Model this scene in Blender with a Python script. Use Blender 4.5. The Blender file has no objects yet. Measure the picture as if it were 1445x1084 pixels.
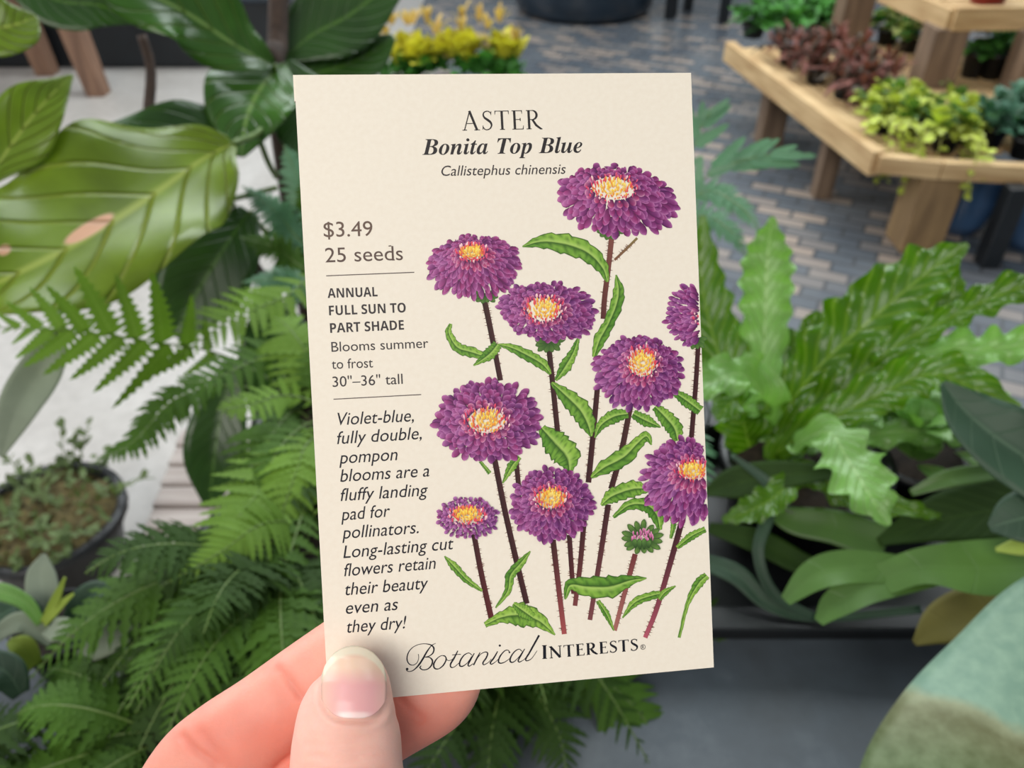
import bpy, math, random
import numpy as np
from mathutils import Vector, Matrix
S = bpy.context.scene
C = S.collection
# ---------------------------------------------------------------- camera
F_PX, CX, CY = 1134.0, 722.5, 542.0
PITCH = math.radians(38.0)
CAM = np.array([0.0, 0.0, 1.20])
RX = np.array([1.0, 0, 0])
FW = np.array([0, math.cos(PITCH), -math.sin(PITCH)])
UP = np.array([0, math.sin(PITCH), math.cos(PITCH)])
cam = bpy.data.cameras.new('camera'); cam_o = bpy.data.objects.new('camera', cam); C.objects.link(cam_o)
cam.sensor_width = 36.0; cam.lens = 36.0 * F_PX / 1445.0
cam.clip_start = 0.01; cam.clip_end = 60
cam_o.location = CAM; cam_o.rotation_euler = (math.pi/2 - PITCH, 0, 0)
cam.dof.use_dof = True; cam.dof.focus_distance = 0.166; cam.dof.aperture_fstop = 20.0
S.camera = cam_o
# ---------------------------------------------------------------- light
S.view_settings.view_transform = 'Standard'; S.view_settings.look = 'None'
S.view_settings.gamma = 1.0; S.view_settings.use_curve_mapping = False
S.view_settings.exposure = 0.30
world = bpy.data.worlds.new('greenhouse_daylight'); S.world = world; world.use_nodes = True
nt = world.node_tree; bg = nt.nodes['Background']
tc = nt.nodes.new('ShaderNodeTexCoord'); sx = nt.nodes.new('ShaderNodeSeparateXYZ'); rp = nt.nodes.new('ShaderNodeValToRGB')
nt.links.new(tc.outputs['Generated'], sx.inputs[0]); nt.links.new(sx.outputs['Z'], rp.inputs[0]); nt.links.new(rp.outputs[0], bg.inputs[0])
rp.color_ramp.elements[0].position = 0.0; rp.color_ramp.elements[0].color = (0.50, 0.56, 0.60, 1)
rp.color_ramp.elements[1].position = 0.55; rp.color_ramp.elements[1].color = (0.86, 0.97, 1.06, 1)
bg.inputs[1].default_value = 0.29
def area_light(name, loc, target, size, power, col):
    l = bpy.data.lights.new(name, 'AREA'); l.shape = 'RECTANGLE'; l.size, l.size_y = size; l.energy = power; l.color = col
    o = bpy.data.objects.new(name, l); C.objects.link(o); o.location = loc
    o.rotation_euler = (Vector(target) - Vector(loc)).to_track_quat('-Z', 'Y').to_euler()
area_light('roof_daylight', (-1.2, -2.2, 3.6), (0, 0.3, 0.9), (3.0, 2.4), 104, (1.0, 0.94, 0.86))
area_light('side_daylight', (-4.5, 3.6, 3.2), (0, 2.0, 0.3), (3.0, 3.0), 110, (0.97, 0.98, 1.0))
area_light('far_roof_daylight', (0.6, 3.6, 3.4), (0.2, 0.8, 0.6), (5.0, 2.2), 175, (0.92, 0.98, 1.0))

# ---------------------------------------------------------------- helpers
def ray(x, y): return RX*((x-CX)/F_PX) - UP*((y-CY)/F_PX) + FW
def P(x, y, d): return CAM + ray(x, y)*d                     # point seen at (x, y) at depth d
def PF(x, y, z):                                             # point seen at (x, y) on the level z
    r = ray(x, y); return CAM + r*((z-CAM[2])/r[2])
def lin(c):
    c = np.asarray(c, float)/255.0
    return np.where(c <= 0.04045, c/12.92, ((c+0.055)/1.055)**2.4)
def rgba(c): l = lin(c); return (float(l[0]), float(l[1]), float(l[2]), 1.0)
def nrm(v): v = np.asarray(v, float); return v/(np.linalg.norm(v)+1e-12)
def spline(pts, n):
    p = np.asarray(pts, float); m = len(p)
    if m == 2: return p[0]+(p[1]-p[0])*np.linspace(0, 1, n)[:, None]
    e = np.vstack([2*p[0]-p[1], p, 2*p[-1]-p[-2]]); out = []
    for t in np.linspace(0, m-1-1e-9, n):
        i = int(t); f = t-i; a, b, c, d = e[i:i+4]
        out.append(0.5*((2*b)+(c-a)*f+(2*a-5*b+4*c-d)*f*f+(3*b-a-3*c+d)*f**3))
    return np.array(out)
class MB:
    def __init__(s): s.v = []; s.f = []; s.uv = []; s.c = []; s.m = []
    def add(s, vs, fs, uvs=None, cols=None, mi=0):
        k = len(s.v); s.v.extend([tuple(map(float, v)) for v in vs]); s.f.extend([tuple(i+k for i in f) for f in fs])
        s.uv.extend(uvs if uvs is not None else [(0.5, 0.5)]*len(vs))
        s.c.extend(cols if cols is not None else [(1, 1, 1)]*len(vs)); s.m.extend([mi]*len(fs)); return s
    def grid(s, pts, nu, nv, uvs=None, cols=None, closed=False, caps=False, mi=0):      # pts row-major: nv rows of nu
        fs = []
        for j in range(nv-1):
            for i in range(nu if closed else nu-1):
                a = j*nu+i; b = j*nu+(i+1) % nu; fs.append((a, b, b+nu, a+nu))
        if caps: fs.append(tuple(range(nu))[::-1]); fs.append(tuple((nv-1)*nu+i for i in range(nu)))
        return s.add(pts, fs, uvs, cols, mi)
    def box(s, c, size, ax=None, mi=0):
        c = np.asarray(c, float); h = np.asarray(size, float)/2; A = np.eye(3) if ax is None else np.asarray(ax, float)
        vs = [c+A[0]*h[0]*i+A[1]*h[1]*j+A[2]*h[2]*k for k in (-1, 1) for j in (-1, 1) for i in (-1, 1)]
        return s.add(vs, [(0, 2, 3, 1), (4, 5, 7, 6), (0, 1, 5, 4), (2, 6, 7, 3), (0, 4, 6, 2), (1, 3, 7, 5)], mi=mi)
    def hexa(s, vs): return s.add(vs, [(0, 3, 2, 1), (4, 5, 6, 7), (0, 1, 5, 4), (1, 2, 6, 5), (2, 3, 7, 6), (3, 0, 4, 7)])
    def tube(s, pts, rad, n=7, mi=0):
        pts = np.asarray(pts, float); m = len(pts); rad = np.broadcast_to(np.asarray(rad, float), (m,)) if np.ndim(rad) == 0 else np.asarray(rad, float)
        T = np.gradient(pts, axis=0); ref = np.array([0.3, 0.2, 1.0]); vs = []
        for i in range(m):
            t = nrm(T[i]); a = np.cross(t, ref); a = nrm(a) if np.linalg.norm(a) > 1e-3 else nrm(np.cross(t, [1, 0, 0])); b = np.cross(t, a)
            vs += [pts[i]+rad[i]*(a*math.cos(q)+b*math.sin(q)) for q in np.linspace(0, 2*math.pi, n, endpoint=False)]
        return s.grid(vs, n, m, closed=True, caps=True, mi=mi)
    def lathe(s, base, prof, n=32, mi=0):
        vs = [(base[0]+r*math.cos(q), base[1]+r*math.sin(q), base[2]+z) for r, z in prof for q in np.linspace(0, 2*math.pi, n, endpoint=False)]
        return s.grid(vs, n, len(prof), closed=True, mi=mi)
    def mesh(s, name, off=(0, 0, 0), smooth=True):
        me = bpy.data.meshes.new(name); o = np.asarray(off, float)
        me.from_pydata([tuple(np.array(v)-o) for v in s.v], [], s.f)
        li = np.empty(len(me.loops), dtype=np.int32); me.loops.foreach_get('vertex_index', li)
        uvl = me.uv_layers.new(name='UVMap'); uvl.data.foreach_set('uv', np.asarray(s.uv, float)[li].ravel())
        ca = me.color_attributes.new('Col', 'FLOAT_COLOR', 'POINT')
        cc = np.ones((len(s.v), 4)); cc[:, :3] = np.asarray(s.c, float); ca.data.foreach_set('color', cc.ravel())
        me.polygons.foreach_set('material_index', np.asarray(s.m, dtype=np.int32))
        if smooth: me.polygons.foreach_set('use_smooth', np.ones(len(me.polygons), dtype=bool))
        me.update(); return me
def link(name, me, mats, parent=None):
    o = bpy.data.objects.new(name, me); C.objects.link(o)
    for m in (mats if isinstance(mats, (list, tuple)) else [mats]): me.materials.append(m)
    if parent is not None: o.parent = parent
    return o
def obj(name, mb, mats, parent=None, smooth=True, origin=None, local=False, bevel=0):
    off = (0, 0, 0) if local else (np.array(parent.location) if parent is not None else (origin if origin is not None else (0, 0, 0)))
    o = link(name, mb.mesh(name, off, smooth), mats, parent)
    if parent is None and origin is not None: o.location = origin
    if bevel:
        b = o.modifiers.new('bevel', 'BEVEL'); b.width = bevel; b.segments = 2; b.limit_method = 'ANGLE'
    return o
def tag(o, label, cat, group=None, kind=None):
    o['label'] = label; o['category'] = cat
    if group: o['group'] = group
    if kind: o['kind'] = kind
    return o
def thing(name, loc, label, cat, group=None):
    o = bpy.data.objects.new(name, None); C.objects.link(o); o.location = tuple(map(float, loc)); o.empty_display_size = 0.02
    return tag(o, label, cat, group)
def struct(name, mb, mat, label=None, **k):
    o = obj(name, mb, mat, **k); o['kind'] = 'structure'
    if label: o['label'] = label
    return o

# ---------------------------------------------------------------- materials
def new_mat(name):
    m = bpy.data.materials.new(name); m.use_nodes = True; t = m.node_tree
    return m, t, t.nodes['Principled BSDF']
def N(t, kind, **kw):
    n = t.nodes.new(kind)
    for k, v in kw.items(): setattr(n, k, v)
    return n
def math_(t, op, a, b=None, clamp=False):
    n = t.nodes.new('ShaderNodeMath'); n.operation = op; n.use_clamp = clamp
    for i, x in enumerate((a, b)):
        if x is None: continue
        if isinstance(x, (int, float)): n.inputs[i].default_value = x
        else: t.links.new(x, n.inputs[i])
    return n.outputs[0]
def mix(t, fac, a, b, mode='MIX'):
    n = t.nodes.new('ShaderNodeMix'); n.data_type = 'RGBA'; n.blend_type = mode
    for s, x in ((n.inputs[0], fac), (n.inputs[6], a), (n.inputs[7], b)):
        if isinstance(x, (int, float)): s.default_value = x
        elif isinstance(x, tuple): s.default_value = x
        else: t.links.new(x, s)
    return n.outputs[2]
def noise(t, scale, detail=3, coord='Object', rough=0.55):
    n = t.nodes.new('ShaderNodeTexNoise'); n.inputs['Scale'].default_value = scale; n.inputs['Detail'].default_value = detail; n.inputs['Roughness'].default_value = rough
    c = t.nodes.new('ShaderNodeTexCoord'); t.links.new(c.outputs[coord], n.inputs['Vector']); return n.outputs['Fac']
def ramp(t, fac, stops):
    r = t.nodes.new('ShaderNodeValToRGB'); e = r.color_ramp.elements
    while len(e) < len(stops): e.new(0.5)
    for x, (p, c) in zip(e, stops): x.position = p; x.color = c if len(c) == 4 else (*c, 1)
    t.links.new(fac, r.inputs[0]); return r.outputs[0]
def bump(t, b, h, strength=0.3, dist=0.002):
    n = t.nodes.new('ShaderNodeBump'); n.inputs['Strength'].default_value = strength; n.inputs['Distance'].default_value = dist
    t.links.new(h, n.inputs['Height']); t.links.new(n.outputs[0], b.inputs['Normal'])
def plain(name, col, rough=0.6, var=0.15, scale=40, spec=0.5, bmp=0.0, metal=0.0):
    m, t, b = new_mat(name); f = noise(t, scale)
    d = tuple(x*(1-var) for x in rgba(col)[:3])+(1,); l = tuple(min(1, x*(1+var)) for x in rgba(col)[:3])+(1,)
    t.links.new(ramp(t, f, [(0.3, d), (0.7, l)]), b.inputs['Base Color']); b.inputs['Roughness'].default_value = rough
    b.inputs['Specular IOR Level'].default_value = spec; b.inputs['Metallic'].default_value = metal
    if bmp: bump(t, b, f, bmp)
    return m
def leaf_mat(name, col, vein, rough=0.38, veins=9, vein_w=0.10, slope=0.55, trans=0.30, var=0.25, bmp=0.5, tip=None, spots=None, coat=0.0, vein_mix=0.8, spec=0.5):
    """glossy leaf: UV u runs across the blade, v along it; midrib and side veins come from the UVs"""
    m, t, b = new_mat(name); L = t.links
    uv = N(t, 'ShaderNodeUVMap'); uv.uv_map = 'UVMap'; s = N(t, 'ShaderNodeSeparateXYZ'); L.new(uv.outputs[0], s.inputs[0])
    au = math_(t, 'ABSOLUTE', math_(t, 'MULTIPLY', math_(t, 'SUBTRACT', s.outputs[0], 0.5), 2.0)); v = s.outputs[1]
    mid = math_(t, 'SUBTRACT', 1.0, math_(t, 'MULTIPLY', au, 14.0), True)
    ph = math_(t, 'FRACT', math_(t, 'SUBTRACT', math_(t, 'MULTIPLY', v, float(veins)), math_(t, 'MULTIPLY', au, slope*veins*0.35)))
    tri = math_(t, 'ABSOLUTE', math_(t, 'SUBTRACT', ph, 0.5))                 # 0.5 on the vein, 0 between
    side = math_(t, 'MULTIPLY', math_(t, 'SUBTRACT', tri, 0.5-vein_w), 1.0/vein_w, True)
    vn = math_(t, 'MAXIMUM', mid, math_(t, 'MULTIPLY', side, 0.65))
    oi = N(t, 'ShaderNodeObjectInfo')
    c1 = rgba(col); dk = tuple(x*(1-var) for x in c1[:3])+(1,); lt = tuple(min(1, x*(1+var)) for x in c1[:3])+(1,)
    base = ramp(t, noise(t, 14, 4), [(0.3, dk), (0.7, lt)])
    base = mix(t, math_(t, 'MULTIPLY', oi.outputs['Random'], 0.35), base, tuple(x*0.6 for x in c1[:3])+(1,))
    if tip is not None: base = mix(t, ramp(t, v, [(0.45, (0, 0, 0)), (0.9, (1, 1, 1))]), base, rgba(tip))
    base = mix(t, math_(t, 'MULTIPLY', vn, vein_mix), base, rgba(vein))
    if spots is not None: base = spots(t, base, s.outputs[0], v)
    L.new(base, b.inputs['Base Color']); b.inputs['Roughness'].default_value = rough; b.inputs['Coat Weight'].default_value = coat
    b.inputs['Coat Roughness'].default_value = 0.25; b.inputs['Specular IOR Level'].default_value = spec
    bump(t, b, math_(t, 'MULTIPLY', side, -1.0), bmp, 0.003)
    tr = N(t, 'ShaderNodeBsdfTranslucent'); L.new(mix(t, 1.0, base, (1.15, 1.25, 0.6, 1), 'MULTIPLY'), tr.inputs[0])
    ms = N(t, 'ShaderNodeMixShader'); ms.inputs[0].default_value = trans
    L.new(b.outputs[0], ms.inputs[1]); L.new(tr.outputs[0], ms.inputs[2]); L.new(ms.outputs[0], t.nodes['Material Output'].inputs[0])
    return m
def ink_mat(name, rough=0.45):
    m, t, b = new_mat(name); a = N(t, 'ShaderNodeAttribute'); a.attribute_name = 'Col'
    t.links.new(a.outputs['Color'], b.inputs['Base Color']); b.inputs['Roughness'].default_value = rough; b.inputs['Specular IOR Level'].default_value = 0.25
    return m
def wood_mat(name, a, b_, rough=0.7, axis_scale=(2, 30, 30)):
    m, t, b = new_mat(name); tcn = N(t, 'ShaderNodeTexCoord'); mp = N(t, 'ShaderNodeMapping'); mp.inputs['Scale'].default_value = axis_scale
    t.links.new(tcn.outputs['UV'], mp.inputs[0]); n = N(t, 'ShaderNodeTexNoise'); n.inputs['Scale'].default_value = 1.0; n.inputs['Detail'].default_value = 5
    t.links.new(tcn.outputs['Object'], mp.inputs[0]); t.links.new(mp.outputs[0], n.inputs['Vector'])
    t.links.new(ramp(t, n.outputs['Fac'], [(0.3, rgba(b_)), (0.65, rgba(a))]), b.inputs['Base Color']); b.inputs['Roughness'].default_value = rough
    bump(t, b, n.outputs['Fac'], 0.25, 0.002); return m

# ---------------------------------------------------------------- setting: floor
def paver_mat():
    m, t, b = new_mat('clay_and_charcoal_pavers'); tcn = N(t, 'ShaderNodeTexCoord'); mp = N(t, 'ShaderNodeMapping'); mp.inputs['Rotation'].default_value = (0, 0, 0.45)
    t.links.new(tcn.outputs['Object'], mp.inputs[0]); br = N(t, 'ShaderNodeTexBrick'); t.links.new(mp.outputs[0], br.inputs['Vector'])
    br.inputs['Scale'].default_value = 1.0; br.inputs['Brick Width'].default_value = 0.115; br.inputs['Row Height'].default_value = 0.06
    br.inputs['Mortar Size'].default_value = 0.006; br.inputs['Mortar Smooth'].default_value = 0.3; br.inputs['Bias'].default_value = -0.45
    br.inputs['Color1'].default_value = rgba((84, 91, 100)); br.inputs['Color2'].default_value = rgba((214, 186, 160)); br.inputs['Mortar'].default_value = rgba((62, 64, 68))
    n = noise(t, 3.0, 4); c = mix(t, 0.25, br.outputs['Color'], ramp(t, n, [(0.35, rgba((78, 84, 92))), (0.7, rgba((150, 152, 152)))]), 'MIX')
    t.links.new(c, b.inputs['Base Color']); b.inputs['Roughness'].default_value = 0.27; b.inputs['Specular IOR Level'].default_value = 0.6
    bump(t, b, br.outputs['Fac'], -0.4, 0.004); return m
def concrete_mat():
    m, t, b = new_mat('pale_trowelled_concrete'); n = noise(t, 2.2, 6); n2 = noise(t, 30, 4)
    c = ramp(t, n, [(0.3, rgba((152, 146, 140))), (0.7, rgba((186, 182, 178)))]); c = mix(t, 0.15, c, ramp(t, n2, [(0.3, rgba((140, 134, 126))), (0.7, rgba((225, 222, 215)))]))
    t.links.new(c, b.inputs['Base Color']); b.inputs['Roughness'].default_value = 0.4; return m
struct('floor_pavers', MB().add([(-0.55, -2, 0), (9, -2, 0), (9, 12, 0), (-0.55, 12, 0)], [(0, 1, 2, 3)]), paver_mat(), smooth=False)
struct('floor_concrete', MB().add([(-8, -2, 0), (-0.55, -2, 0), (-0.55, 12, 0), (-8, 12, 0)], [(0, 1, 2, 3)]), concrete_mat(), smooth=False)

# ================================================================ seed packet
Wp, Hp = 0.083, 0.083*1.5535
def homog(src, dst):
    A = []
    for (x, y), (u, v) in zip(src, dst):
        A.append([x, y, 1, 0, 0, 0, -u*x, -u*y, -u]); A.append([0, 0, 0, x, y, 1, -v*x, -v*y, -v])
    return np.linalg.svd(np.array(A, float))[2][-1].reshape(3, 3)
HM = homog([(0, 0), (1, 0), (1, 1), (0, 1)], [(415, 106), (975, 103), (1007, 942), (463, 993)])
_M = np.linalg.inv(np.array([[F_PX, 0, CX], [0, F_PX, CY], [0, 0, 1]])) @ HM
if _M[2, 2] < 0: _M = -_M
_k = Wp/np.linalg.norm(_M[:, 0]); HI = np.linalg.inv(HM)
def cv2w(v): return RX*v[0]-UP*v[1]+FW*v[2]
PK0 = CAM + cv2w(_M[:, 2]*_k); PKX = nrm(cv2w(_M[:, 0])); PKY = cv2w(_M[:, 1]); PKY = -nrm(PKY-PKX*(PKY@PKX)); PKN = np.cross(PKX, PKY)
PKM = Matrix([[*map(float, (PKX[i], PKY[i], PKN[i], PK0[i]))] for i in range(3)]+[[0, 0, 0, 1]])
def art(x, y):                                               # a place on the printed front, in packet metres
    q = HI @ np.array([x, y, 1.0]); return np.array([q[0]/q[2]*Wp, -q[1]/q[2]*Hp])
def pk(x, y, n):                                             # a place in front of (n > 0) or behind the packet's plane
    r = ray(x, y); t = ((PK0+PKN*n-CAM)@PKN)/(r@PKN); return CAM+r*t
PXM = 0.000148                                               # metres per pixel at the packet
paper, t_, b_ = new_mat('cream_coated_paper')
t_.links.new(ramp(t_, noise(t_, 900, 2), [(0.3, rgba((237, 227, 211))), (0.7, rgba((240, 231, 216)))]), b_.inputs['Base Color']); b_.inputs['Roughness'].default_value = 0.42; b_.inputs['Specular IOR Level'].default_value = 0.3
th = 0.0012
mb = MB(); nx, ny = 28, 40; pts = []; 
def pillow(u, v): return (max(0, math.sin(math.pi*u))*max(0, math.sin(math.pi*v)))**0.5
for sgn in (1, -1):
    pts = []
    for j in range(ny+1):
        for i in range(nx+1):
            u, v = i/nx, j/ny
            pts.append((u*Wp, -v*Hp, 0.0 if sgn > 0 else -0.0003-0.0014*pillow(u, v)))
    fs = [(j*(nx+1)+i, (j+1)*(nx+1)+i, (j+1)*(nx+1)+i+1, j*(nx+1)+i+1)[::sgn] for j in range(ny) for i in range(nx)]
    mb.add(pts, fs)
K = (nx+1)*(ny+1); ring = [i for i in range(nx+1)]+[j*(nx+1)+nx for j in range(1, ny+1)]+[ny*(nx+1)+i for i in range(nx-1, -1, -1)]+[j*(nx+1) for j in range(ny-1, 0, -1)]
mb.add([], [])
for a, b in zip(ring, ring[1:]+ring[:1]): mb.f.append((a, b, b+K, a+K)); mb.m.append(0)
packet = obj('seed_packet', mb, paper, local=True, smooth=False); packet.matrix_world = PKM
tag(packet, 'cream paper seed packet printed with purple asters, held upright between thumb and fingers', 'seed packet')
fl = MB(); fh = 0.0052
fl.hexa([(-0.00025, -fh, -0.0011), (Wp+0.0001, -fh, -0.0011), (Wp+0.0001, 0.0001, -0.0011), (-0.00025, 0.0001, -0.0011), (-0.00025, -fh, -0.0002), (Wp+0.0001, -fh, -0.0002), (Wp+0.0001, 0.0001, -0.0002), (-0.00025, 0.0001, -0.0002)])
obj('closing_flap', fl, paper, packet, local=True, smooth=False)
INK = ink_mat('printing_ink')
# ---- lettering
def text_shape(body, shear=0.0, spacing=1.0):
    c = bpy.data.curves.new('t', 'FONT'); c.body = body; c.size = 1.0; c.shear = shear; c.space_character = spacing; c.resolution_u = 4
    o = bpy.data.objects.new('t', c); C.objects.link(o); bpy.context.view_layer.update()
    me = bpy.data.meshes.new_from_object(o.evaluated_get(bpy.context.evaluated_depsgraph_get()))
    v = np.array([x.co[:2] for x in me.vertices]); f = [tuple(p.vertices) for p in me.polygons]
    bpy.data.objects.remove(o); bpy.data.curves.remove(c); bpy.data.meshes.remove(me); return v, f
def uni(s, base):
    special = {('B', 0x1D49C): 0x212C, ('o', 0x1D49C): 0x2134, ('e', 0x1D49C): 0x212F, ('h', 0x1D434): 0x210E}; o = ''
    for ch in s:
        if (ch, base) in special: o += chr(special[(ch, base)])
        elif 'A' <= ch <= 'Z': o += chr(base+ord(ch)-65)
        elif 'a' <= ch <= 'z': o += chr(base+26+ord(ch)-97)
        else: o += ch
    return o
def put_text(mb, shape, p0, p1, cap_px, cap_unit, col, z=0.00004):
    """left and right ends of the baseline and the height of a capital, in photo pixels; cap_unit is that height in the shape"""
    v, f = shape; a = art(*p0); b = art(*p1); x0, x1 = v[:, 0].min(), v[:, 0].max(); d = b-a; L = np.linalg.norm(d); ex = d/L; ey = np.array([-ex[1], ex[0]])
    top = art(p0[0], p0[1]-cap_px); hgt = np.linalg.norm(top-a); sx_, sy_ = L/(x1-x0), hgt/cap_unit
    w = a+np.outer((v[:, 0]-x0)*sx_, ex)+np.outer(v[:, 1]*sy_, ey)
    mb.add([(x, y, z) for x, y in w], f, cols=[tuple(lin(col))]*len(v))
def strip(poly, w0, w1=None):
    p = np.asarray(poly, float); n = len(p); w = np.linspace(w0, w0 if w1 is None else w1, n) if np.ndim(w0) == 0 else np.asarray(w0, float)
    T = np.gradient(p, axis=0); T /= np.linalg.norm(T, axis=1)[:, None]+1e-12; Nn = np.stack([-T[:, 1], T[:, 0]], 1)*w[:, None]/2
    v = np.vstack([p+Nn, p-Nn]); return v, [(i, i+1, n+i+1, n+i) for i in range(n-1)]
def roman(s, heavy=1.0):
    """light inscriptional capitals drawn as strokes, capital height 1"""
    V, Fc, x = [], [], 0.0; tk, tn, sf = 0.105*heavy, 0.045*heavy, 0.035*heavy
    def st(poly, w0, w1=None):
        v, f = strip(poly, w0, w1); k = len(V); V.extend([(a+x, b) for a, b in v]); Fc.extend([tuple(i+k for i in q) for q in f])
    bar = lambda x0, x1, y: st([(x0, y), (x1, y)], sf)
    for ch in s:
        if ch == 'I': st([(.12, 0), (.12, 1)], tk); bar(0, .24, .017); bar(0, .24, .983); adv = .24
        elif ch == 'A': st([(.08, 0), (.37, 1)], tn); st([(.36, 1.02), (.70, 0)], tk); bar(.17, .58, .36); bar(-.02, .2, .017); bar(.56, .84, .017); adv = .82
        elif ch == 'T': st([(.34, 0), (.34, .98)], tk); bar(0, .68, .98); st([(.015, 1), (.0, .8)], tn, .02); st([(.665, 1), (.68, .8)], tn, .02); bar(.22, .46, .017); adv = .68
        elif ch == 'E': st([(.13, 0), (.13, 1)], tk); bar(0, .5, .983); bar(.1, .42, .52); bar(0, .54, .017); st([(.49, 1), (.5, .82)], tn, .02); st([(.41, .6), (.41, .44)], tn*.8); st([(.53, 0), (.56, .2)], tn, .02); adv = .56
        elif ch == 'N': st([(.12, 0), (.12, 1)], tn); st([(.08, 1), (.72, .0)], tk); st([(.72, 0), (.72, 1)], tn); bar(0, .22, .017); bar(-.02, .15, .983); bar(.6, .84, .983); adv = .84
        elif ch == 'R':
            st([(.13, 0), (.13, 1)], tk); bar(0, .25, .017); q = np.linspace(math.pi/2, -math.pi/2, 16)
            st([(.0, .983), (.3, .983)]+[(.3+.22*math.cos(a), .745+.24*math.sin(a)) for a in q]+[(.13, .505)], [sf, sf]+[sf+(tk-sf)*math.cos(a) for a in q]+[sf])
            st([(.3, .51), (.48, .2), (.70, .015), (.78, .0)], [tk*.9, tk, tk*.8, sf]); adv = .76
        elif ch == 'S':
            c = spline([(.44, .86), (.36, .96), (.24, .985), (.10, .92), (.065, .77), (.14, .63), (.28, .52), (.41, .39), (.445, .23), (.36, .07), (.21, .015), (.10, .05), (.03, .16)], 40)
            st(c, [tn+(tk*1.05-tn)*math.exp(-((k/39-.5)/.16)**2) for k in range(40)]); st([(.455, .98), (.435, .78)], .03); st([(.01, .02), (.03, .24)], .03); adv = .48
        x += adv+.15
    return np.array(V), Fc
K1, K2, K3, K4 = (44, 40, 42), (64, 56, 56), (58, 52, 54), (30, 28, 38)
capB = 0.72
def cap_of(ch='H', shear=0): v, _ = text_shape(ch); return float(v[:, 1].max()-v[:, 1].min())
CAPS = cap_of('H'); 
mb = MB(); put_text(mb, roman('ASTER', 1.12), (652.5, 184.3), (765.5, 182.0), 27, 1.0, K1); obj('title_lettering', mb, INK, packet, local=True, smooth=False)
mb = MB(); BI = text_shape(uni('Bonita Top Blue', 0x1D468)); put_text(mb, BI, (596, 218.6), (822, 215.3), 22, cap_of(uni('B', 0x1D468)), K1); obj('variety_lettering', mb, INK, packet, local=True, smooth=False)
mb = MB(); put_text(mb, text_shape('Callistephus chinensis', 0.22), (623, 248.3), (798.5, 245.2), 14.2, CAPS, K3); obj('species_lettering', mb, INK, packet, local=True, smooth=False)
mb = MB(); put_text(mb, text_shape('$3.49'), (457, 334.6), (526, 332.9), 21, CAPS, (104, 84, 74))
put_text(mb, text_shape('25 seeds'), (459.3, 370.4), (568.6, 367.0), 20.3, CAPS, (92, 74, 68))
for a, b in (((548.2, 347.3), (552.0, 347.0)), ((553.4, 367.0), (557.0, 366.9))):
    v, f = strip([art(*a), art(*b)], 0.00021); mb.add([(x, y, 0.00004) for x, y in v], f, cols=[tuple(lin((92, 74, 68)))]*len(v))
obj('price_lettering', mb, INK, packet, local=True, smooth=False)
mb = MB()
for s, a, b, h in (('ANNUAL', (462.4, 420.6), (532.8, 418.3), 13.4), ('FULL SUN TO', (464.5, 445.2), (572.6, 440.8), 13.6), ('PART SHADE', (466, 469.9), (570, 465.2), 13.6)):
    u = uni(s, 0x1D5D4); put_text(mb, text_shape(u, 0, 1.0), a, b, h, cap_of(uni('H', 0x1D5D4)), K3)
for s, a, b, h in (('Blooms summer', (467.8, 496.6), (604.5, 490.7), 13.8), ('to frost', (468.2, 520.8), (526.3, 518.6), 13.8), ('30"\u201336" tall', (469.4, 546.2), (568.2, 541.8), 14.5)):
    put_text(mb, text_shape(s), a, b, h, CAPS, K3)
obj('growing_notes_lettering', mb, INK, packet, local=True, smooth=False)
mb = MB()
for s, a, b in (('Violet-blue,', (476.8, 600.2), (583.9, 594.6)), ('fully double,', (475.6, 626.9), (595, 619.6)), ('pompon', (478.4, 654.6), (561.2, 649.4)), ('blooms are a', (480, 680.2), (605.8, 672.3)),
                ('fluffy landing', (480.6, 707.3), (604, 699.4)), ('pad for', (481.2, 734.8), (550.8, 729.0)), ('pollinators.', (482.6, 760.6), (590.6, 752.4)), ('Long-lasting cut', (484.3, 787.9), (640.2, 775.0)),
                ('flowers retain', (485.6, 813.5), (615, 802.6)), ('their beauty', (487.2, 840.3), (604.5, 830.8)), ('even as', (488, 866.6), (561.8, 860.7)), ('they dry!', (489.6, 893.2), (573.6, 886.6))):
    put_text(mb, text_shape(s, 0.22), a, b, 17.6, CAPS, K4)
obj('description_lettering', mb, INK, packet, local=True, smooth=False)
for a, b in (((460.2, 389.3), (584.5, 384.4)), ((470.5, 563.5), (594.2, 556.9))):
    mb = MB(); v, f = strip([art(*a), art(*b)], 0.00019); mb.add([(x, y, 0.00004) for x, y in v], f, cols=[tuple(lin((96, 86, 82)))]*len(v)); obj('printed_rule', mb, INK, packet, local=True, smooth=False)
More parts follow.
